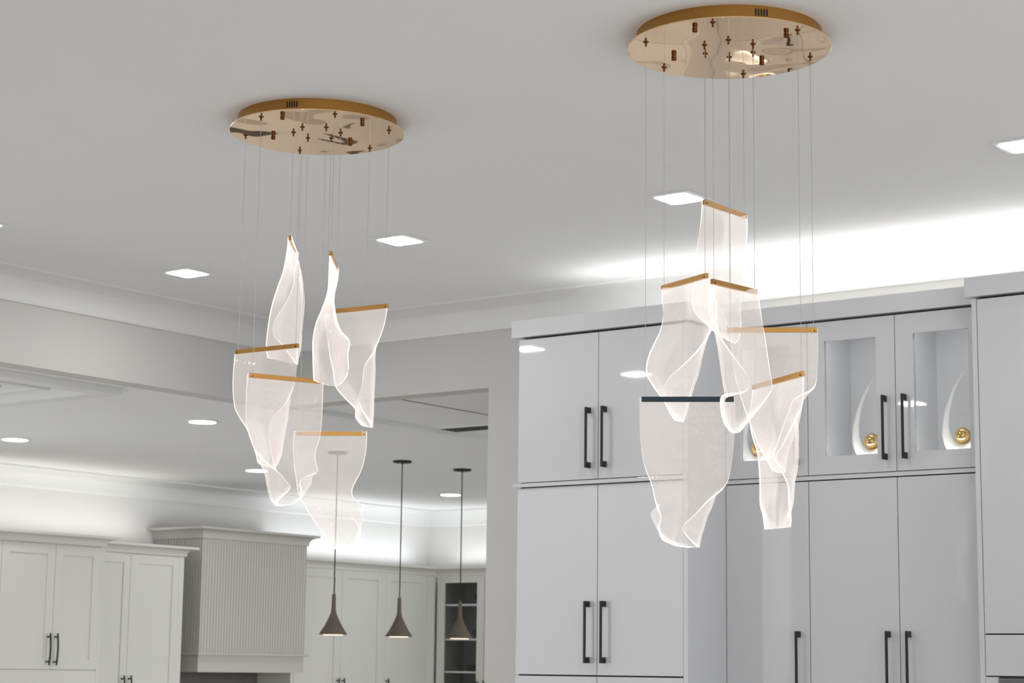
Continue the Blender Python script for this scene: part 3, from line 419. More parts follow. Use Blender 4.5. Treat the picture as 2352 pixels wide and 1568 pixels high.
# ------------------------------------------------------------------ the setting
H = 1.70 + ZO; HK = 1.295 + ZO; HH = 1.317 + ZO
WL = -7.00; WB = 7.47
struct('ceiling', MB().box(-7.12, 2.6, -3.0, 7.59, H, H+0.10), M['ceiling'])
struct('ceiling', MB().box(-11.0, -7.12, 1.5, 13.45, HK, HK+0.10).box(-7.12, -7.04, 7.59, 13.45, HK, HK+0.10), M['ceiling'])
struct('ceiling', MB().box(-7.04, -4.9, 7.59, 13.45, HH, HH+0.10), M['ceiling'])
struct('floor', MB().box(-11.0, 2.6, -3.0, 13.45, -0.08, 0.0), M['floor'])
struct('wall_left', MB().box(-7.12, WL, 1.2, 7.59, HK, H).box(-7.12, WL, -3.0, 1.2, 0, H), M['wall'], 'header beam above the wide opening to the kitchen')  # full-height stretch is unseen, added to darken the door reflections
struct('wall_back', MB().box(-5.69, 2.6, WB, 7.59, 0, H).box(WL, -5.69, WB, 7.59, HK+0.004, H), M['wall'])
struct('wall_kitchen_left', MB().box(-10.88, -10.76, 7.86, 13.45, 0, HK), M['kitchen_wall'])
struct('wall_kitchen_back', MB().box(-10.76, -4.9, 13.33, 13.45, 0, HK), M['kitchen_wall'])
struct('wall_hall_blocker', MB().box(-5.0, -4.9, 7.59, 13.33, 0, HH), M['kitchen_wall'])  # unseen wall added to block light leaking into the passage
struct('wall_soffit', MB().box(-10.88, -9.97, 1.5, 7.86, 0.82+ZO, HK).box(-10.76, -9.97, 7.86, 7.96, 0.82+ZO, HK), M['kitchen_wall'])
struct('wall_front_blocker', MB().box(-7.12, -1.6, -3.12, -3.0, 0, H), M['wall'])  # unseen partial wall added so daylight comes from the right
struct('trim_1', MB().sweep([(WL, -3.0), (WL, WB), (2.48, WB)], cove(0.16, H, 0.130)), M['trim'], smooth=True)
struct('trim_2', MB().sweep([(-9.97, 1.5), (-9.97, 7.96), (-10.76, 7.96), (-10.76, 13.33), (-5.0, 13.33)], cove(0.16, HK, 0.130)), M['trim'], smooth=True)
struct('trim_3', MB().box(-6.402, -6.396, 7.59, 11.5, HH-0.0025, HH), M['gap'])

# lowered frame on the kitchen ceiling, left of frame
root = thing('ceiling_panel', (-7.95, 5.2, HK), 'white stepped panel framed onto the kitchen ceiling just beyond the header beam', 'ceiling panel')
fr = MB()
x0, x1, y0, y1 = -9.3, -7.2, 3.6, 6.56
def ring(mb, x0, x1, y0, y1, w, z0, z1):
    mb.box(x0, x1, y0, y0+w, z0, z1).box(x0, x1, y1-w, y1, z0, z1).box(x0, x0+w, y0+w, y1-w, z0, z1).box(x1-w, x1, y0+w, y1-w, z0, z1)
ring(fr, x0, x1, y0, y1, 0.10, HK-0.030, HK)
part('outer_frame', fr, M['trim'], root)
fr = MB(); ring(fr, x0+0.24, x1-0.24, y0+0.24, y1-0.24, 0.05, HK-0.016, HK)
ring(fr, x0+0.40, x1-0.40, y0+0.40, y1-0.40, 0.03, HK-0.012, HK)
part('inner_moulding', fr, M['trim'], root)

# linear air vent in the hall ceiling
root = thing('ceiling_vent', (-6.75, 8.83, HH), 'dark slotted air vent in the passage ceiling beside the kitchen pendants', 'vent')
part('frame', MB().box(-7.03, -6.40, 8.72, 8.745, HH-0.006, HH).box(-7.03, -6.40, 8.925, 8.95, HH-0.006, HH).box(-6.425, -6.40, 8.745, 8.925, HH-0.006, HH), M['trim'], root)
sl = MB()
for k in range(5): sl.box(-7.02, -6.43, 8.752+k*0.035, 8.772+k*0.035, HH-0.004, HH)
part('louvre', sl, M['black'], root)

# ------------------------------------------------------------------ ceiling downlights
def square_light(x, y, label):
    r = thing('square_downlight', (x, y, H), label, 'downlight', 'square downlights in the dining room ceiling')
    a = 0.0875; b = 0.066; z0 = -0.006
    mb = MB(); ring(mb, -a, a, -a, a, a-b, z0, 0); mb.build('trim_frame', M['trim'], parent=r, bevel=0.0015)
    c = 0.0655; rr = 0.012; pts = []
    for cx, cy, a0 in ((c-rr, c-rr, 0), (-c+rr, c-rr, pi/2), (-c+rr, -c+rr, pi), (c-rr, -c+rr, 1.5*pi)):
        for k in range(5): t = a0 + pi/2*k/4; pts.append((cx+rr*cos(t), cy+rr*sin(t)))
    n = len(pts); mb = MB()
    mb.add([(p[0], p[1], z0-0.0015) for p in pts] + [(p[0], p[1], z0+0.004) for p in pts],
           [tuple(range(n)), tuple(reversed(range(n, 2*n)))] + [(k, (k+1)%n, n+(k+1)%n, n+k) for k in range(n)])
    mb.build('diffuser', M['lamp'], parent=r)
    return r
sq = square_light(-5.117, 6.113, 'square recessed downlight between the two chandeliers, right of the left canopy')
SQ = [(-6.345, 6.128, 'square recessed downlight left of the left chandelier, near the kitchen header'),
      (-3.791, 6.108, 'square recessed downlight directly behind the top sheet of the right chandelier'),
      (-2.461, 6.095, 'square recessed downlight at the right edge of the photo, cut off by the frame'),
      (-6.320, 4.960, 'square recessed downlight whose tip just shows at the left edge of the photo'),
      (-6.34, 3.86, 'square downlight outside the photo on the left, mirrored in the glossy cabinet doors'),
      (-1.15, 6.10, 'added square fill downlight out of view on the right'),  # extra unseen lamp, added for light and reflections
      (-5.55, 2.45, 'square downlight outside the photo, nearer the camera and left of the chandeliers'),
      (-4.20, 2.45, 'square downlight outside the photo, between camera and left chandelier'),
      (-1.15, 3.6, 'added square fill downlight out of view, right of the right chandelier')]  # unseen lamp added to help light the room
for x, y, lb in SQ:
    c = copy_tree(sq); c.location = (x, y, H); c['label'] = lb

def round_light(x, y, label):
    r = thing('round_downlight', (x, y, HK), label, 'downlight', 'round downlights in the kitchen ceiling')
    MB().lathe([(0.073, 0), (0.095, 0), (0.095, -0.003), (0.090, -0.006), (0.073, -0.006), (0.073, 0)], n=40).build('trim_ring', M['trim'], parent=r)
    MB().lathe([(0.072, 0), (0.072, -0.007)], n=40).build('diffuser', M['lamp_kitchen'], parent=r)
    return r
rl = round_light(-7.795, 7.685, 'round kitchen downlight just left of the left chandelier sheets')
for x, y, lb in [(-9.398, 7.738, 'round kitchen downlight at the far left edge of the photo'),
                 (-9.456, 9.848, 'round kitchen downlight half hidden by the lowest folds of the left chandelier'),
                 (-9.493, 12.005, 'round kitchen downlight beside the cord of the rightmost cone pendant')]:
    c = copy_tree(rl); c.location = (x, y, HK); c['label'] = lb

# ------------------------------------------------------------------ glossy cabinets
def handle(mb_parent, root, x, y, z0, z1, name='handle'):
    mb = MB()
    mb.box(x-0.0045, x+0.0045, y-0.036, y-0.028, z0, z1)
    mb.box(x-0.0045, x+0.0045, y-0.028, y, z0, z0+0.024).box(x-0.0045, x+0.0045, y-0.028, y, z1-0.024, z1)
    return part(name, mb, M['black'], root, parent=mb_parent, bevel=0.0008)
G = 0.0016                     # half of the reveal between doors
TOPZ = 1.378 + ZO; CRT = 1.456 + ZO; MU = 0.765 + ZO; ML = 0.744 + ZO; LB = -0.027 + ZO
def door(root, x0, x1, y, z0, z1, hx=None, hz=None, name='door', glass=None):
    mb = MB()
    if glass:
        gx0, gx1, gz0, gz1 = glass
        mb.box(x0+G, gx0, y, y+0.02, z0+G, z1-G).box(gx1, x1-G, y, y+0.02, z0+G, z1-G)
        mb.box(gx0, gx1, y, y+0.02, z0+G, gz0).box(gx0, gx1, y, y+0.02, gz1, z1-G)
        d = part(name, mb, M['lacquer'], root)
        part('glass_pane', MB().box(gx0, gx1, y+0.010, y+0.014, gz0, gz1), M['glass'], root, parent=d)
    else:
        mb.box(x0+G, x1-G, y, y+0.02, z0+G, z1-G)
        d = part(name, mb, M['lacquer'], root, bevel=0.0008)
    if hx is not None: handle(d, root, hx, y, hz[0], hz[1])
    return d
HU = (0.811+ZO, 1.061+ZO)
# left tall unit
yL = 6.80
root = thing('tall_cabinet', (-4.60, 7.13, 0), 'glossy white tall cabinet with plain doors nearest the doorway, four black bar handles', 'cabinet')
part('carcass', MB().box(-5.018, -4.205, yL+0.022, WB-0.004, 0.0, TOPZ), M['gap'], root)
part('end_panel', MB().box(-4.2035, -4.183, yL, WB-0.004, 0.0, TOPZ), M['lacquer'], root)
part('end_panel', MB().box(-5.0215, -5.018, yL+0.022, WB-0.004, 0.0, TOPZ), M['lacquer'], root)
part('cornice', MB().box(-5.047, -4.160, yL-0.020, WB-0.004, TOPZ+0.004, CRT), M['lacquer'], root, bevel=0.0015)
part('middle_rail', MB().box(-5.040, -4.181, yL-0.008, yL+0.022, ML+0.0025, MU-0.0025), M['lacquer'], root, bevel=0.001)
for (a, b, hx) in ((-5.020, -4.612, -4.652), (-4.612, -4.2035, -4.573)):
    door(root, a, b, yL, MU, TOPZ-0.002, hx, HU)
    door(root, a, b, yL, LB, ML, hx, (0.022+ZO, 0.270+ZO))
    door(root, a, b, yL, 0.12, LB-0.003, name='drawer_front')
# display unit in the middle
yR = 7.095
root = thing('display_cabinet', (-3.60, 7.28, 0), 'glossy white cabinet run with three glass-fronted upper doors, set back between two deeper units', 'cabinet')
uc = MB(); dx0, dx1 = -4.182, -3.036
uc.box(dx0, dx1, 7.455, WB-0.004, MU, TOPZ)
uc.box(dx0, dx1, yR+0.022, 7.455, MU, MU+0.020).box(dx0, dx1, yR+0.022, 7.455, TOPZ-0.020, TOPZ)
for xx in (dx0, -3.813, -3.430, dx1-0.018): uc.box(xx, xx+0.018, yR+0.022, 7.455, MU+0.020, TOPZ-0.020)
part('upper_carcass', uc, M['inside'], root)
part('lower_carcass', MB().box(dx0, dx1, yR+0.022, WB-0.004, 0.0, ML), M['gap'], root)
part('cornice', MB().box(-4.159, -3.053, yR-0.020, WB-0.004, TOPZ+0.006, CRT), M['lacquer'], root, bevel=0.0015)
part('middle_rail', MB().box(dx0, dx1, yR-0.004, yR+0.022, ML+0.0025, MU-0.0025), M['lacquer'], root, bevel=0.001)
for (a, b, hx, gl) in ((-4.182, -3.804, -3.850, (-4.112, -3.885)), (-3.804, -3.421, -3.463, (-3.729, -3.502)), (-3.421, -3.040, -3.379, (-3.344, -3.116))):
    door(root, a, b, yR, MU, TOPZ, hx, HU, glass=(gl[0], gl[1], 0.838+ZO, 1.298+ZO))
    door(root, a, b, yR, 0.12, ML, hx, (-0.094+ZO, 0.155+ZO))
# tower on the right
yT = 6.945
root = thing('oven_tower', (-2.60, 7.2, 0), 'glossy white oven tower at the right edge, with large plain door and deeper cornice', 'cabinet')
part('carcass', MB().box(-3.015, -2.2, yT+0.022, WB-0.004, 0.0, TOPZ), M['gap'], root)
part('end_panel', MB().box(-3.034, -3.015, yT, WB-0.004, 0.0, TOPZ), M['lacquer'], root)
part('cornice', MB().box(-3.052, -2.18, yT-0.022, WB-0.004, TOPZ+0.004, CRT), M['lacquer'], root, bevel=0.0015)
door(root, -3.014, -2.2, yT, 0.142+ZO, TOPZ-0.002)
door(root, -3.014, -2.2, yT, -0.009+ZO, 0.140+ZO, name='drawer_front')
ov = part('oven_front', MB().box(-2.964, -2.25, yT-0.004, yT+0.03, -0.62+ZO, -0.016+ZO), M['oven'], root, bevel=0.003)
part('side_filler', MB().box(-3.014, -2.966, yT+0.001, yT+0.021, -0.62+ZO, -0.012+ZO), M['lacquer'], root)

# sculptures behind the glass
def sculpture(x, label):
    r = thing('crescent_sculpture', (x, 7.215, MU+0.020), label, 'ornament', 'crescent sculptures in the display cabinet')
    P = [(0.008, 0.362), (-0.010, 0.335), (-0.036, 0.290), (-0.058, 0.230), (-0.069, 0.165), (-0.063, 0.110), (-0.038, 0.070), (0, 0.055), (0.036, 0.070), (0.060, 0.105), (0.070, 0.150), (0.069, 0.190)]
    R = [0.0015, 0.005, 0.008, 0.011, 0.015, 0.020, 0.026, 0.030, 0.024, 0.016, 0.009, 0.002]
    # refine
    pts, rr = [], []
    for i in range(len(P)-1):
        p0, p1, p2, p3 = P[max(i-1,0)], P[i], P[i+1], P[min(i+2,len(P)-1)]
        for k in range(5):
            t = k/5; h = lambda a, b, c, d: 0.5*((2*b)+(-a+c)*t+(2*a-5*b+4*c-d)*t*t+(-a+3*b-3*c+d)*t**3)
            pts.append((h(p0[0],p1[0],p2[0],p3[0]), 0, h(p0[1],p1[1],p2[1],p3[1]))); rr.append(R[i]*(1-t)+R[i+1]*t)
    pts.append((P[-1][0], 0, P[-1][1])); rr.append(R[-1])
    mb = MB().tube(pts, rr, 16, flat=0.9)
    mb.build('crescent', M['ceramic'], parent=r, smooth=True)
    MB().lathe([(0.034, 0), (0.034, 0.006), (0.014, 0.014), (0.012, 0.034)], n=28).build('foot', M['ceramic'], parent=r, smooth=True)
    bx, bz, br = 0.0, 0.117, 0.032
    pr = [(max(br*cos(a), 1e-4 if abs(abs(a)-pi/2) > 0.01 else 0.0), bz+br*sin(a)) for a in [(-pi/2)+pi*i/20 for i in range(21)]]
    b = MB().lathe(pr, bx, 0, 32).build('ball', M['ball'], parent=r, smooth=True); b['label'] = 'shiny gold ball'
    return r
sc = sculpture(-3.584, 'white crescent sculpture with gold ball behind the middle glass door')
for x, lb in ((-3.199, 'white crescent sculpture with gold ball behind the glass door next to the oven tower'),
              (-4.095, 'white crescent sculpture with gold ball behind the glass door hidden by the right chandelier')):
    c = copy_tree(sc); c.location.x = x; c['label'] = lb

# ------------------------------------------------------------------ kitchen cabinets
KT = 0.803 + ZO; KB = 0.739 + ZO; DT = 0.733 + ZO
def shaker_x(root, xf, y0, y1, z0, z1, hy=None, hz=None):
    """shaker door on a front facing +X, spanning y0..y1"""
    w = 0.062; mb = MB(); g = 0.0015
    mb.box(xf-0.02, xf-0.008, y0+g, y1-g, z0+g, z1-g)
    mb.box(xf-0.008, xf, y0+g, y0+w, z0+g, z1-g).box(xf-0.008, xf, y1-w, y1-g, z0+g, z1-g)
    mb.box(xf-0.008, xf, y0+w, y1-w, z0+g, z0+w).box(xf-0.008, xf, y0+w, y1-w, z1-w, z1-g)
    d = part('door', mb, M['cabinet'], root)
    if hy is not None:
        h = MB(); za, zb = hz; zc = (za+zb)/2
        n = 12; pts = []
        for k in range(n+1):
            t = k/n; pts.append((xf+0.028+0.008*sin(pi*t), hy, za+(zb-za)*t))
        h.tube(pts, 0.0058, 8)
        h.tube([(xf, hy, za+0.022), (xf+0.031, hy, za+0.022)], 0.005, 8).tube([(xf, hy, zb-0.022), (xf+0.031, hy, zb-0.022)], 0.005, 8)
        part('handle', h, M['black'], root, parent=d, smooth=True)
    return d
# deep cabinet over the refrigerator
x1 = -9.91
root = thing('fridge_cabinet', (-10.3, 8.3, 0), 'deep cream shaker cabinet at far left with curved black handles', 'cabinet')
cb = MB().box(-10.755, x1-0.022, 7.965, 8.925, -0.30+ZO, DT+0.002).box(-10.755, x1-0.001, 8.905, 8.930, 0.0, -0.30+ZO).box(x1-0.022, x1-0.001, 8.530+0.375, 8.932, -0.60+ZO, DT+0.002)
cb.box(-10.755, x1-0.022, 7.62, 7.965, -0.30+ZO, 0.80+ZO).box(-10.755, x1-0.001, 7.62, 7.645, 0.0, -0.30+ZO)
cb.box(x1-0.022, x1-0.004, 7.62, 8.905, -0.60+ZO, -0.048+ZO)
part('carcass', cb, M['cabinet'], root)
part('cornice', MB().sweep([(x1, 7.60), (x1, 8.932), (-10.755, 8.932)], cornice(0.07, KT, KB)), M['cabinet'], root, smooth=True)
shaker_x(root, x1, 7.675, 8.103, -0.046+ZO, DT)
shaker_x(root, x1, 8.103, 8.530, -0.046+ZO, DT, 8.492, (-0.020+ZO, 0.178+ZO))
shaker_x(root, x1, 8.530, 8.905, -0.046+ZO, DT, 8.552, (-0.020+ZO, 0.178+ZO))
# pair of doors left of the hood
x2 = -10.26
root = thing('pantry_cabinet', (-10.5, 9.47, 0), 'cream shaker double cabinet between the deep cabinet and the range hood', 'cabinet')
part('carcass', MB().box(-10.755, x2-0.022, 8.937, 9.99, -0.40+ZO, DT+0.002).box(x2-0.022, x2-0.001, 9.945, 9.99, -0.40+ZO, DT+0.002), M['cabinet'], root)
part('cornice', MB().sweep([(x2, 9.004), (x2, 9.992), (-10.755, 9.992)], cornice(0.07, KT, KB)), M['cabinet'], root, smooth=True)
shaker_x(root, x2, 9.035, 9.490, -0.40+ZO, DT, 9.447, (-0.28+ZO, -0.083+ZO))
shaker_x(root, x2, 9.490, 9.945, -0.40+ZO, DT, 9.510, (-0.28+ZO, -0.083+ZO))
# range hood
root = thing('range_hood', (-10.5, 10.7, 0.9), 'greige beadboard range hood with crown moulding between cream cabinets', 'range hood')
xh, yh0, yh1 = -10.26, 10.16, 11.25
part('body', MB().box(-10.76, xh, yh0, yh1, 0.075+ZO, 0.90+ZO), M['hood'], root)
part('crown', MB().sweep([(-10.76, yh0), (xh, yh0), (xh, yh1), (-10.76, yh1)], cornice(0.07, 0.958+ZO, 0.880+ZO)), M['hood_trim'], root, smooth=True)
part('ledge', MB().box(-10.76, xh+0.030, yh0-0.030, yh1+0.030, 0.062+ZO, 0.080+ZO), M['hood_trim'], root, bevel=0.004)
part('apron', MB().box(-10.76, xh-0.004, yh0, yh1, -0.057+ZO, 0.062+ZO), M['hood_trim'], root)
struct('wall_hood_shade', MB().box(-10.76, -10.745, 9.995, 11.265, 0.9, -0.058+ZO), M['hood_shade'])  # dark panel painted in for the shaded recess below the hood
# long run right of the hood
x3 = -10.405
root = thing('wall_cabinet', (-10.58, 11.8, 0), 'cream shaker double cabinet directly right of the range hood, behind the first cone pendants', 'cabinet')
part('carcass', MB().box(-10.76, x3-0.022, 11.27, 12.335, -0.42+ZO, DT+0.002).box(x3-0.022, x3-0.003, 11.27, 11.32, -0.42+ZO, DT+0.002).box(x3-0.022, x3-0.003, 11.80, 11.835, -0.42+ZO, DT+0.002).box(x3-0.022, x3-0.003, 12.30, 12.335, -0.42+ZO, DT+0.002), M['cabinet'], root)
shaker_x(root, x3, 11.30, 11.808, -0.42+ZO, DT, 11.785, (-0.30+ZO, -0.093+ZO))
shaker_x(root, x3, 11.826, 12.318, -0.42+ZO, DT, 11.845, (-0.30+ZO, -0.093+ZO))
root = thing('wall_cabinet', (-10.58, 12.65, 0), 'cream shaker single door cabinet in the far kitchen corner', 'cabinet')
part('carcass', MB().box(-10.76, x3-0.022, 12.335, 13.33, -0.42+ZO, DT+0.002).box(x3-0.022, x3-0.003, 12.872, 12.98, -0.42+ZO, DT+0.002).box(x3-0.022, x3-0.003, 12.335, 12.36, -0.42+ZO, DT+0.002), M['cabinet'], root)
shaker_x(root, x3, 12.352, 12.868, -0.42+ZO, DT, 12.372, (-0.30+ZO, -0.095+ZO))
y4 = 12.98
root = thing('glass_cabinet', (-10.15, 13.15, 0), 'cream cabinet with dark glass door and white shelves in the kitchen corner', 'cabinet')
gc = MB().box(-10.404, -9.90, 13.31, 13.33, -0.42+ZO, DT+0.002)
for xx in (-10.380, -9.918): gc.box(xx, xx+0.018, y4+0.022, 13.31, -0.42+ZO, DT+0.002)
gc.box(-10.362, -9.918, y4+0.022, 13.31, DT-0.018, DT+0.002).box(-10.362, -9.918, y4+0.022, 13.31, -0.42+ZO, -0.40+ZO)
part('carcass', gc, M['dark_inside'], root)
sh = []
for zz in (0.492, 0.214, -0.047):
    part('shelf', MB().box(-10.361, -9.919, y4+0.03, 13.309, zz+ZO, zz+0.014+ZO), M['inside'], root)
dr = MB(); a, b = -10.385, -9.902; ga, gb = -10.313, -9.975
dr.box(a, ga, y4, y4+0.02, -0.42+ZO, DT).box(gb, b, y4, y4+0.02, -0.42+ZO, DT).box(ga, gb, y4, y4+0.02, 0.677+ZO, DT).box(ga, gb, y4, y4+0.02, -0.42+ZO, -0.36+ZO)
d = part('door', dr, M['cabinet'], root, bevel=0.001)
part('glass_pane', MB().box(ga, gb, y4+0.008, y4+0.012, -0.36+ZO, 0.677+ZO), M['glass'], root, parent=d)
def bar_y(root, x, y, z0, z1, parent):
    part('handle', MB().tube([(x, y-0.030, z0), (x, y-0.034, (z0+z1)/2), (x, y-0.030, z1)], 0.0058, 8).tube([(x, y, z1-0.02), (x, y-0.031, z1-0.02)], 0.005, 8).tube([(x, y, z0+0.02), (x, y-0.031, z0+0.02)], 0.005, 8), M['black'], root, parent=parent, smooth=True)
bar_y(root, -9.955, y4, -0.30+ZO, -0.10+ZO, d)
root = thing('wall_cabinet', (-9.6, 13.15, 0), 'cream cabinet right of the glass-door cabinet, cut off by the doorway wall', 'cabinet')
part('carcass', MB().box(-9.898, -9.20, y4+0.022, 13.33, -0.42+ZO, DT+0.002), M['cabinet'], root)
d = part('door', MB().box(-9.896, -9.55, y4, y4+0.02, -0.42+ZO, DT), M['cabinet'], root, bevel=0.001)
bar_y(root, -9.878, y4, -0.30+ZO, -0.10+ZO, d)
kc = MB().sweep([(x3, 11.27), (x3, y4), (-9.20, y4)], cornice(0.07, KT, KB))
o = kc.build('cabinet_cornice', M['cabinet'], smooth=True); tag(o, 'cream crown moulding running round the corner above the far kitchen cabinets', 'moulding')
# dark dishes on the shelves behind the glass
def stack(x, y, z, label, cat, kind):
    r = thing(kind, (x, y, z), label, cat)
    if kind == 'serving_bowl':
        MB().lathe([(0.035, 0), (0.040, 0.004), (0.075, 0.045), (0.085, 0.075), (0.080, 0.075), (0.070, 0.048), (0.03, 0.010), (0.0, 0.010)], n=32).build('bowl', M['black'], parent=r, smooth=True)
    else:
        mb = MB()
        for k in range(4): mb.lathe([(0.05, k*0.012), (0.095, k*0.012+0.010), (0.093, k*0.012+0.013), (0.0, k*0.012+0.004)], n=32)
        mb.build('plate_pile', M['black'], parent=r, smooth=True)
    return r
stack(-10.04, 13.15, 0.506+ZO, 'dark bowl on the top shelf behind the kitchen glass door', 'bowl', 'serving_bowl')
stack(-10.05, 13.15, 0.228+ZO, 'dark bowl on the middle shelf behind the kitchen glass door', 'bowl', 'serving_bowl')
stack(-10.09, 13.15, -0.033+ZO, 'dark plates stacked on the lower shelf behind the kitchen glass door', 'plates', 'dinner_plates')

# ------------------------------------------------------------------ cone pendants over the island
def pendant(x, y, zb, label):
    r = thing('cone_pendant', (x, y, HK), label, 'pendant lamp', 'brown cone pendants over the kitchen island')
    MB().lathe([(0.060, 0), (0.060, -0.010), (0.055, -0.014), (0.006, -0.015), (0.006, -0.022)], n=36).build('ceiling_rose', M['black'], parent=r, smooth=True)
    d = zb - HK; top = d + 0.240
    MB().tube([(0, 0, -0.015), (0, 0, top+0.005)], 0.0035, 8).build('cord', M['slot'], parent=r)
    pr = [(0.0, top+0.004), (0.010, top+0.004), (0.0115, top), (0.0125, d+0.180), (0.0145, d+0.145), (0.018, d+0.128), (0.026, d+0.108), (0.040, d+0.078), (0.058, d+0.045), (0.086, d+0.002), (0.086, d), (0.080, d), (0.062, d+0.010)]
    s = MB().lathe(pr, n=44); s.f.pop(); s.m.pop(); s.build('shade', M['shade'], parent=r, smooth=True)
    MB().lathe([(0.060, d-0.004), (0.060, d+0.012)], n=36).build('lens', M['lamp_warm'], parent=r)
    return r
p = pendant(-8.20, 9.868, 0.185+ZO, 'middle cone pendant, brown shade on a thin dark cord')
for y, lb in ((9.246, 'leftmost cone pendant, its cord rising behind the left chandelier'), (10.490, 'rightmost cone pendant, hanging in front of the glass-door cabinet')):
    c = copy_tree(p); c.location.y = y; c['label'] = lb

# ------------------------------------------------------------------ chandeliers
def catmull(P, n):
    out = []
    m = len(P)
    for i in range(m-1):
        p0 = P[i-1] if i > 0 else P[0]*2-P[1]; p1 = P[i]; p2 = P[i+1]; p3 = P[i+2] if i+2 < m else P[-1]*2-P[-2]
        for k in range(n):
            t = k/n
            out.append(0.5*((2*p1)+(p2-p0)*t+(2*p0-5*p1+4*p2-p3)*t*t+(3*p1-p0-3*p2+p3)*t**3))
    out.append(P[-1]); return out

def acrylic_sheet(rows, root, bar):
    """bent rectangular acrylic sheet, 4 mm thick, with a lit rim"""
    R = [catmull([Vector(p) for p in row], 6) for row in rows]
    C = [catmull([R[i][j] for i in range(len(R))], 7) for j in range(len(R[0]))]      # columns
    nu, nv = len(C), len(C[0])
    grid = [[C[j][i] for j in range(nu)] for i in range(nv)]
    th = 0.0021; l = root.location
    nor = [[None]*nu for _ in range(nv)]
    for i in range(nv):
        for j in range(nu):
            du = grid[i][min(j+1,nu-1)] - grid[i][max(j-1,0)]; dv = grid[min(i+1,nv-1)][j] - grid[max(i-1,0)][j]
            n = du.cross(dv); nor[i][j] = n.normalized() if n.length > 1e-9 else Vector((0,-1,0))
    for _ in range(2):
        new = [[None]*nu for _ in range(nv)]
        for i in range(nv):
            for j in range(nu):
                s = nor[i][j]*2 + nor[max(i-1,0)][j] + nor[min(i+1,nv-1)][j] + nor[i][max(j-1,0)] + nor[i][min(j+1,nu-1)]
                new[i][j] = s.normalized() if s.length > 1e-6 else nor[i][j]
        nor = new
    verts = []; faces = []; mi = []; uvs = []
    for sgn in (1, -1):
        for i in range(nv):
            for j in range(nu): verts.append(tuple(grid[i][j] + nor[i][j]*th*sgn - l))
    N = nu*nv
    # physical uv: arc length down, fixed width across
    vlen = [0.0]
    for i in range(1, nv): vlen.append(vlen[-1] + (grid[i][nu//2]-grid[i-1][nu//2]).length)
    ucoord = [j/(nu-1)*0.235/0.0052 for j in range(nu)]; vcoord = [v/0.0052 for v in vlen]
    def q(i, j): return i*nu+j
    for i in range(nv-1):
        for j in range(nu-1):
            idx = [(i,j),(i,j+1),(i+1,j+1),(i+1,j)]
            faces.append(tuple(q(*k) for k in idx)); mi.append(0); uvs += [(ucoord[b], vcoord[a]) for a, b in idx]
            faces.append(tuple(N+q(*k) for k in reversed(idx))); mi.append(0); uvs += [(ucoord[b]+0.25, vcoord[a]+0.25) for a, b in reversed(idx)]
    per = [(i, 0) for i in range(nv)] + [(nv-1, j) for j in range(1, nu)] + [(i, nu-1) for i in range(nv-2, -1, -1)] + [(0, j) for j in range(nu-2, 0, -1)]
    for k in range(len(per)):
        a, b = per[k], per[(k+1)%len(per)]
        faces.append((q(*a), N+q(*a), N+q(*b), q(*b))); mi.append(1); uvs += [(0,0)]*4
    me = bpy.data.meshes.new('acrylic_sheet'); me.from_pydata(verts, [], faces)
    me.materials.append(M['acrylic']); me.materials.append(M['edge'])
    me.polygons.foreach_set('material_index', mi)
    me.polygons.foreach_set('use_smooth', [m == 0 for m in mi])
    uvl = me.uv_layers.new(name='UVMap')
    for k, c in enumerate(uvs): uvl.data[k].uv = c
    me.update(); me.set_sharp_from_angle(angle=radians(60))
    o = bpy.data.objects.new('acrylic_sheet', me); col.objects.link(o); o.parent = bar
    return o

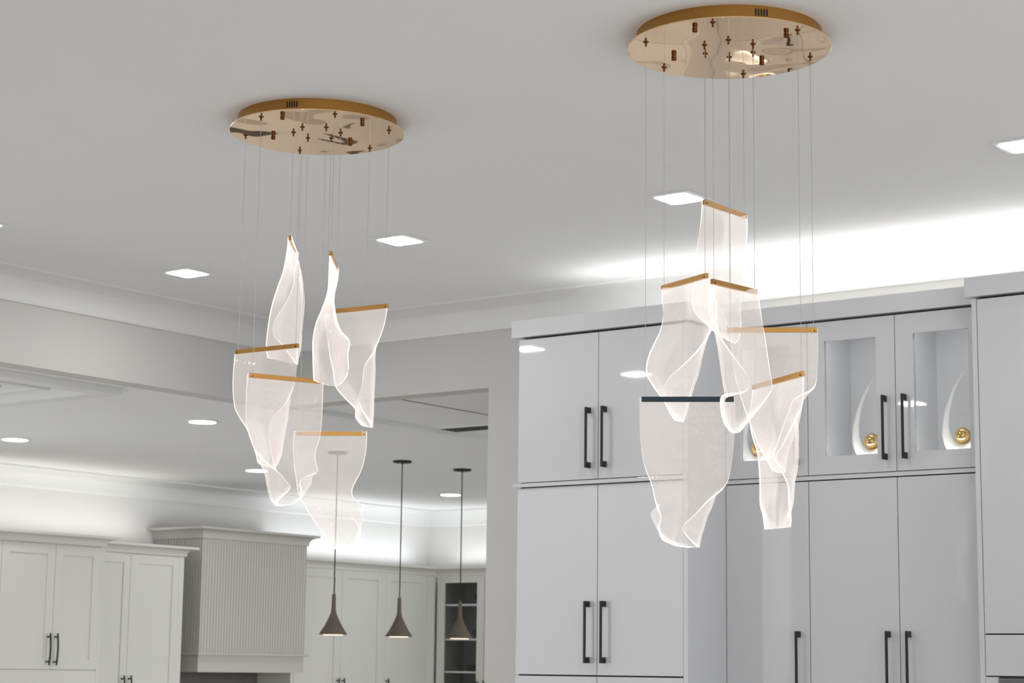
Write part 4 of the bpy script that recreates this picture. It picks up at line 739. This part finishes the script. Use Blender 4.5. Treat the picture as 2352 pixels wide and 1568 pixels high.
def chandelier(cx, cy, names, knobs, slot_ang, label):
    root = thing('chandelier', (cx, cy, H), label, 'chandelier', 'acrylic sheet chandeliers')
    zp = 1.657 + ZO
    # mirror plate
    pr = [(0.0, zp), (0.2735, zp), (0.275, zp+0.0010), (0.275, zp+0.0032), (0.0, zp+0.0032)]
    pm = MB()
    n = 128; vs = [(cx, cy, zp)]; fs = []
    rings = 26
    for k in range(1, rings+1):
        rr = 0.2735*k/rings
        for a in range(n): t = 2*pi*a/n; vs.append((cx+rr*cos(t), cy+rr*sin(t), zp))
    for a in range(n): fs.append((0, 1+(a+1)%n, 1+a))
    for k in range(rings-1):
        for a in range(n): fs.append((1+k*n+a, 1+k*n+(a+1)%n, 1+(k+1)*n+(a+1)%n, 1+(k+1)*n+a))
    pm.add(vs, fs)
    pm.lathe([(0.2735, zp), (0.275, zp+0.0010), (0.275, zp+0.0032), (0.2735, zp+0.0036), (0.0, zp+0.0036)], cx, cy, n)
    pm.f = [f for f in pm.f if len(f) < 60]; pm.m = pm.m[:len(pm.f)]
    plate = part('canopy_plate', pm, M['gold'], root, smooth=True)
    hs = part('canopy_housing', MB().lathe([(0.250, zp+0.0036), (0.250, H)], cx, cy, 96), M['brass'], root, smooth=True)
    for k in range(5):
        a = slot_ang + (k-2)*radians(1.75); zc = (zp+H)/2+0.003
        c, s = cos(a), sin(a); mb = MB()
        mb.lathe([(0.0, -0.0012), (0.0019, -0.0012), (0.0019, 0.0012), (0.0, 0.0012)], n=16)
        # slot: a small rounded upright bar let into the side
        pts = []
        for e in range(9): t = pi*e/8; pts.append((0.0022*cos(t), 0.0075+0.0022*sin(t)))
        for e in range(9): t = pi+pi*e/8; pts.append((0.0022*cos(t), -0.0075+0.0022*sin(t)))
        m2 = MB(); m = len(pts); vv = []
        for rad in (0.2488, 0.2506):
            for (u, w) in pts: vv.append((cx+rad*c - u*s, cy+rad*s + u*c, zc+w))
        m2.add(vv, [tuple(range(m, 2*m))] + [(i, (i+1)%m, m+(i+1)%m, m+i) for i in range(m)])
        part('vent_slot', m2, M['slot'], root, parent=hs)
    for (kx, ky) in knobs:
        mb = MB(); zz = zp
        pr = [(0.0058, zz), (0.0058, zz-0.0018), (0.0072, zz-0.0025), (0.0072, zz-0.006), (0.0055, zz-0.0066), (0.0055, zz-0.0078), (0.0072, zz-0.0084), (0.0072, zz-0.0120), (0.0055, zz-0.0132), (0.0, zz-0.0138)]
        part('fixing_knob', mb.lathe(pr, kx, ky, 24), M['brass_dark'], root, parent=plate, smooth=True)
    for nm in names:
        A, B, rows = SHEETS[nm]
        A = Vector(A); B = Vector(B); d = (B-A).normalized(); s = Vector((-d.y, d.x, 0)).normalized()
        for P in (A, B):
            fit = MB().lathe([(0.0075, zp), (0.0075, zp-0.0016), (0.0030, zp-0.003), (0.0030, zp-0.011), (0.0014, zp-0.013)], P.x, P.y, 18)
            part('cable_fitting', fit, M['brass_dark'], root, parent=plate, smooth=True)
            part('suspension_cable', MB().tube([(P.x, P.y, zp-0.010), (P.x, P.y, P.z-0.002)], 0.00075, 6), M['cable'], root, smooth=True)
        e0, e1 = A - d*0.0095, B + d*0.0095; hb = 0.0135; tb = 0.0048
        mb = MB(); vs = []
        for e in (e0, e1):
            for sg, zz in ((-1, 0), (1, 0), (1, -hb), (-1, -hb)): vs.append(tuple(e + s*tb*sg + Vector((0,0,zz))))
        mb.add(vs, [(0,1,2,3), (7,6,5,4), (0,4,5,1), (1,5,6,2), (2,6,7,3), (3,7,4,0)])
        bar = part('light_bar', mb, M['bar_dark'] if nm == 'K' else M['bar'], root, bevel=0.0006)
        if nm == 'K': bar['label'] = 'dark light bar'
        for P in (A - d*0.002, B + d*0.002):
            for sg in (-1, 1):
                q = P + s*(tb*sg); q2 = P + s*((tb+0.0012)*sg)
                part('screw', MB().tube([tuple(q+Vector((0,0,-0.0095))), tuple(q2+Vector((0,0,-0.0095)))], 0.0021, 12), M['brass_dark'], root, parent=bar)
        acrylic_sheet(rows, root, bar)
    return root
chandelier(-4.182, 4.579, ['A', 'B', 'S1', 'S2', 'D', 'F'], [(-4.1291, 4.3619), (-4.3155, 4.519), (-3.9745, 4.5554), (-4.1635, 4.7152)], radians(-66),
           'left chandelier, six folded glowing acrylic sheets on cables below a round rose gold canopy')
chandelier(-2.670, 4.557, ['G', 'H', 'I', 'J', 'K', 'L'], [(-2.646, 4.3409), (-2.8223, 4.5201), (-2.4716, 4.5149), (-2.6452, 4.6918)], radians(-40),
           'right chandelier, glowing twisted acrylic sheets hanging in front of the glossy white cabinets')

# ------------------------------------------------------------------ lights
def area(name, loc, sx, sy, power, color=(1,1,1), rot=(0,0,0), spread=180):
    l = bpy.data.lights.new(name, 'AREA'); l.shape = 'RECTANGLE'; l.size = sx; l.size_y = sy; l.energy = power; l.color = color
    l.spread = radians(spread)
    o = bpy.data.objects.new(name, l); col.objects.link(o); o.location = loc; o.rotation_euler = rot
    return o
UP = (pi, 0, 0)
area('cove_light', (-3.20, 7.20, CRT+0.012), 2.20, 0.03, 4.6, (1.0, 0.99, 0.97), UP)
area('cove_light', (-4.62, 7.14, CRT+0.012), 0.60, 0.03, 1.0, (1.0, 0.99, 0.97), UP)
area('kitchen_cove_light', (-10.57, 9.02, KT+0.03), 0.02, 1.85, 2.9, (1.0, 0.985, 0.95), UP)
area('kitchen_cove_light', (-10.62, 12.2, KT+0.03), 0.02, 1.80, 3.3, (0.93, 0.97, 1.0), UP)
area('kitchen_cove_light', (-9.8, 13.20, KT+0.03), 1.3, 0.02, 2.2, (0.97, 0.985, 1.0), UP)
area('kitchen_fill_light', (-9.1, 1.6, 1.5), 3.2, 1.9, 50.0, (0.96, 0.98, 1.0), (-pi/2, 0, 0))  # added fill at the open kitchen end, no window is modelled
area('hall_fill_light', (-5.06, 10.4, 1.25), 1.6, 4.6, 40.0, (0.97, 0.98, 1.0), (0, pi/2-radians(8), 0), 84)  # added fill in the passage that brightens the kitchen cabinet fronts
for bx in (-3.99, -3.61, -3.235):
    area('cabinet_light', (bx, yR+0.040, TOPZ-0.023), 0.30, 0.012, 0.30, (1.0, 0.99, 0.975), (radians(30), 0, 0))
    area('cabinet_light', (bx, yR+0.034, MU+0.024), 0.30, 0.012, 0.34, (1.0, 0.99, 0.975), (pi-radians(30), 0, 0))

w = bpy.data.worlds.new('daylight'); scene.world = w; w.use_nodes = True
bg = w.node_tree.nodes['Background']; bg.inputs[0].default_value = (0.97, 0.98, 1.0, 1); bg.inputs[1].default_value = 1.75

# ------------------------------------------------------------------ camera
cam = bpy.data.cameras.new('camera'); co = bpy.data.objects.new('camera', cam); col.objects.link(co)
r_ = Vector((0.8034950345783328, 0.5951868965982103, 0.012177336562446765))
u_ = Vector((0.08552087807730986, -0.13564706246735492, 0.9870592960186655))
f_ = Vector((-0.5891365790891359, 0.7920558266699191, 0.15989264716484458))
mt = Matrix(((r_.x, u_.x, -f_.x, 0), (r_.y, u_.y, -f_.y, 0), (r_.z, u_.z, -f_.z, ZO), (0, 0, 0, 1)))
co.matrix_world = mt
cam.sensor_width = 36; cam.lens = 4623.96*36/2352
cam.clip_start = 0.1; cam.clip_end = 100
cam.dof.use_dof = True; cam.dof.focus_distance = 5.8; cam.dof.aperture_fstop = 10.0
scene.camera = co
scene.view_settings.view_transform = 'Standard'; scene.view_settings.look = 'None'
scene.view_settings.gamma = 1.0; scene.view_settings.exposure = 0.0
scene.view_settings.use_curve_mapping = False
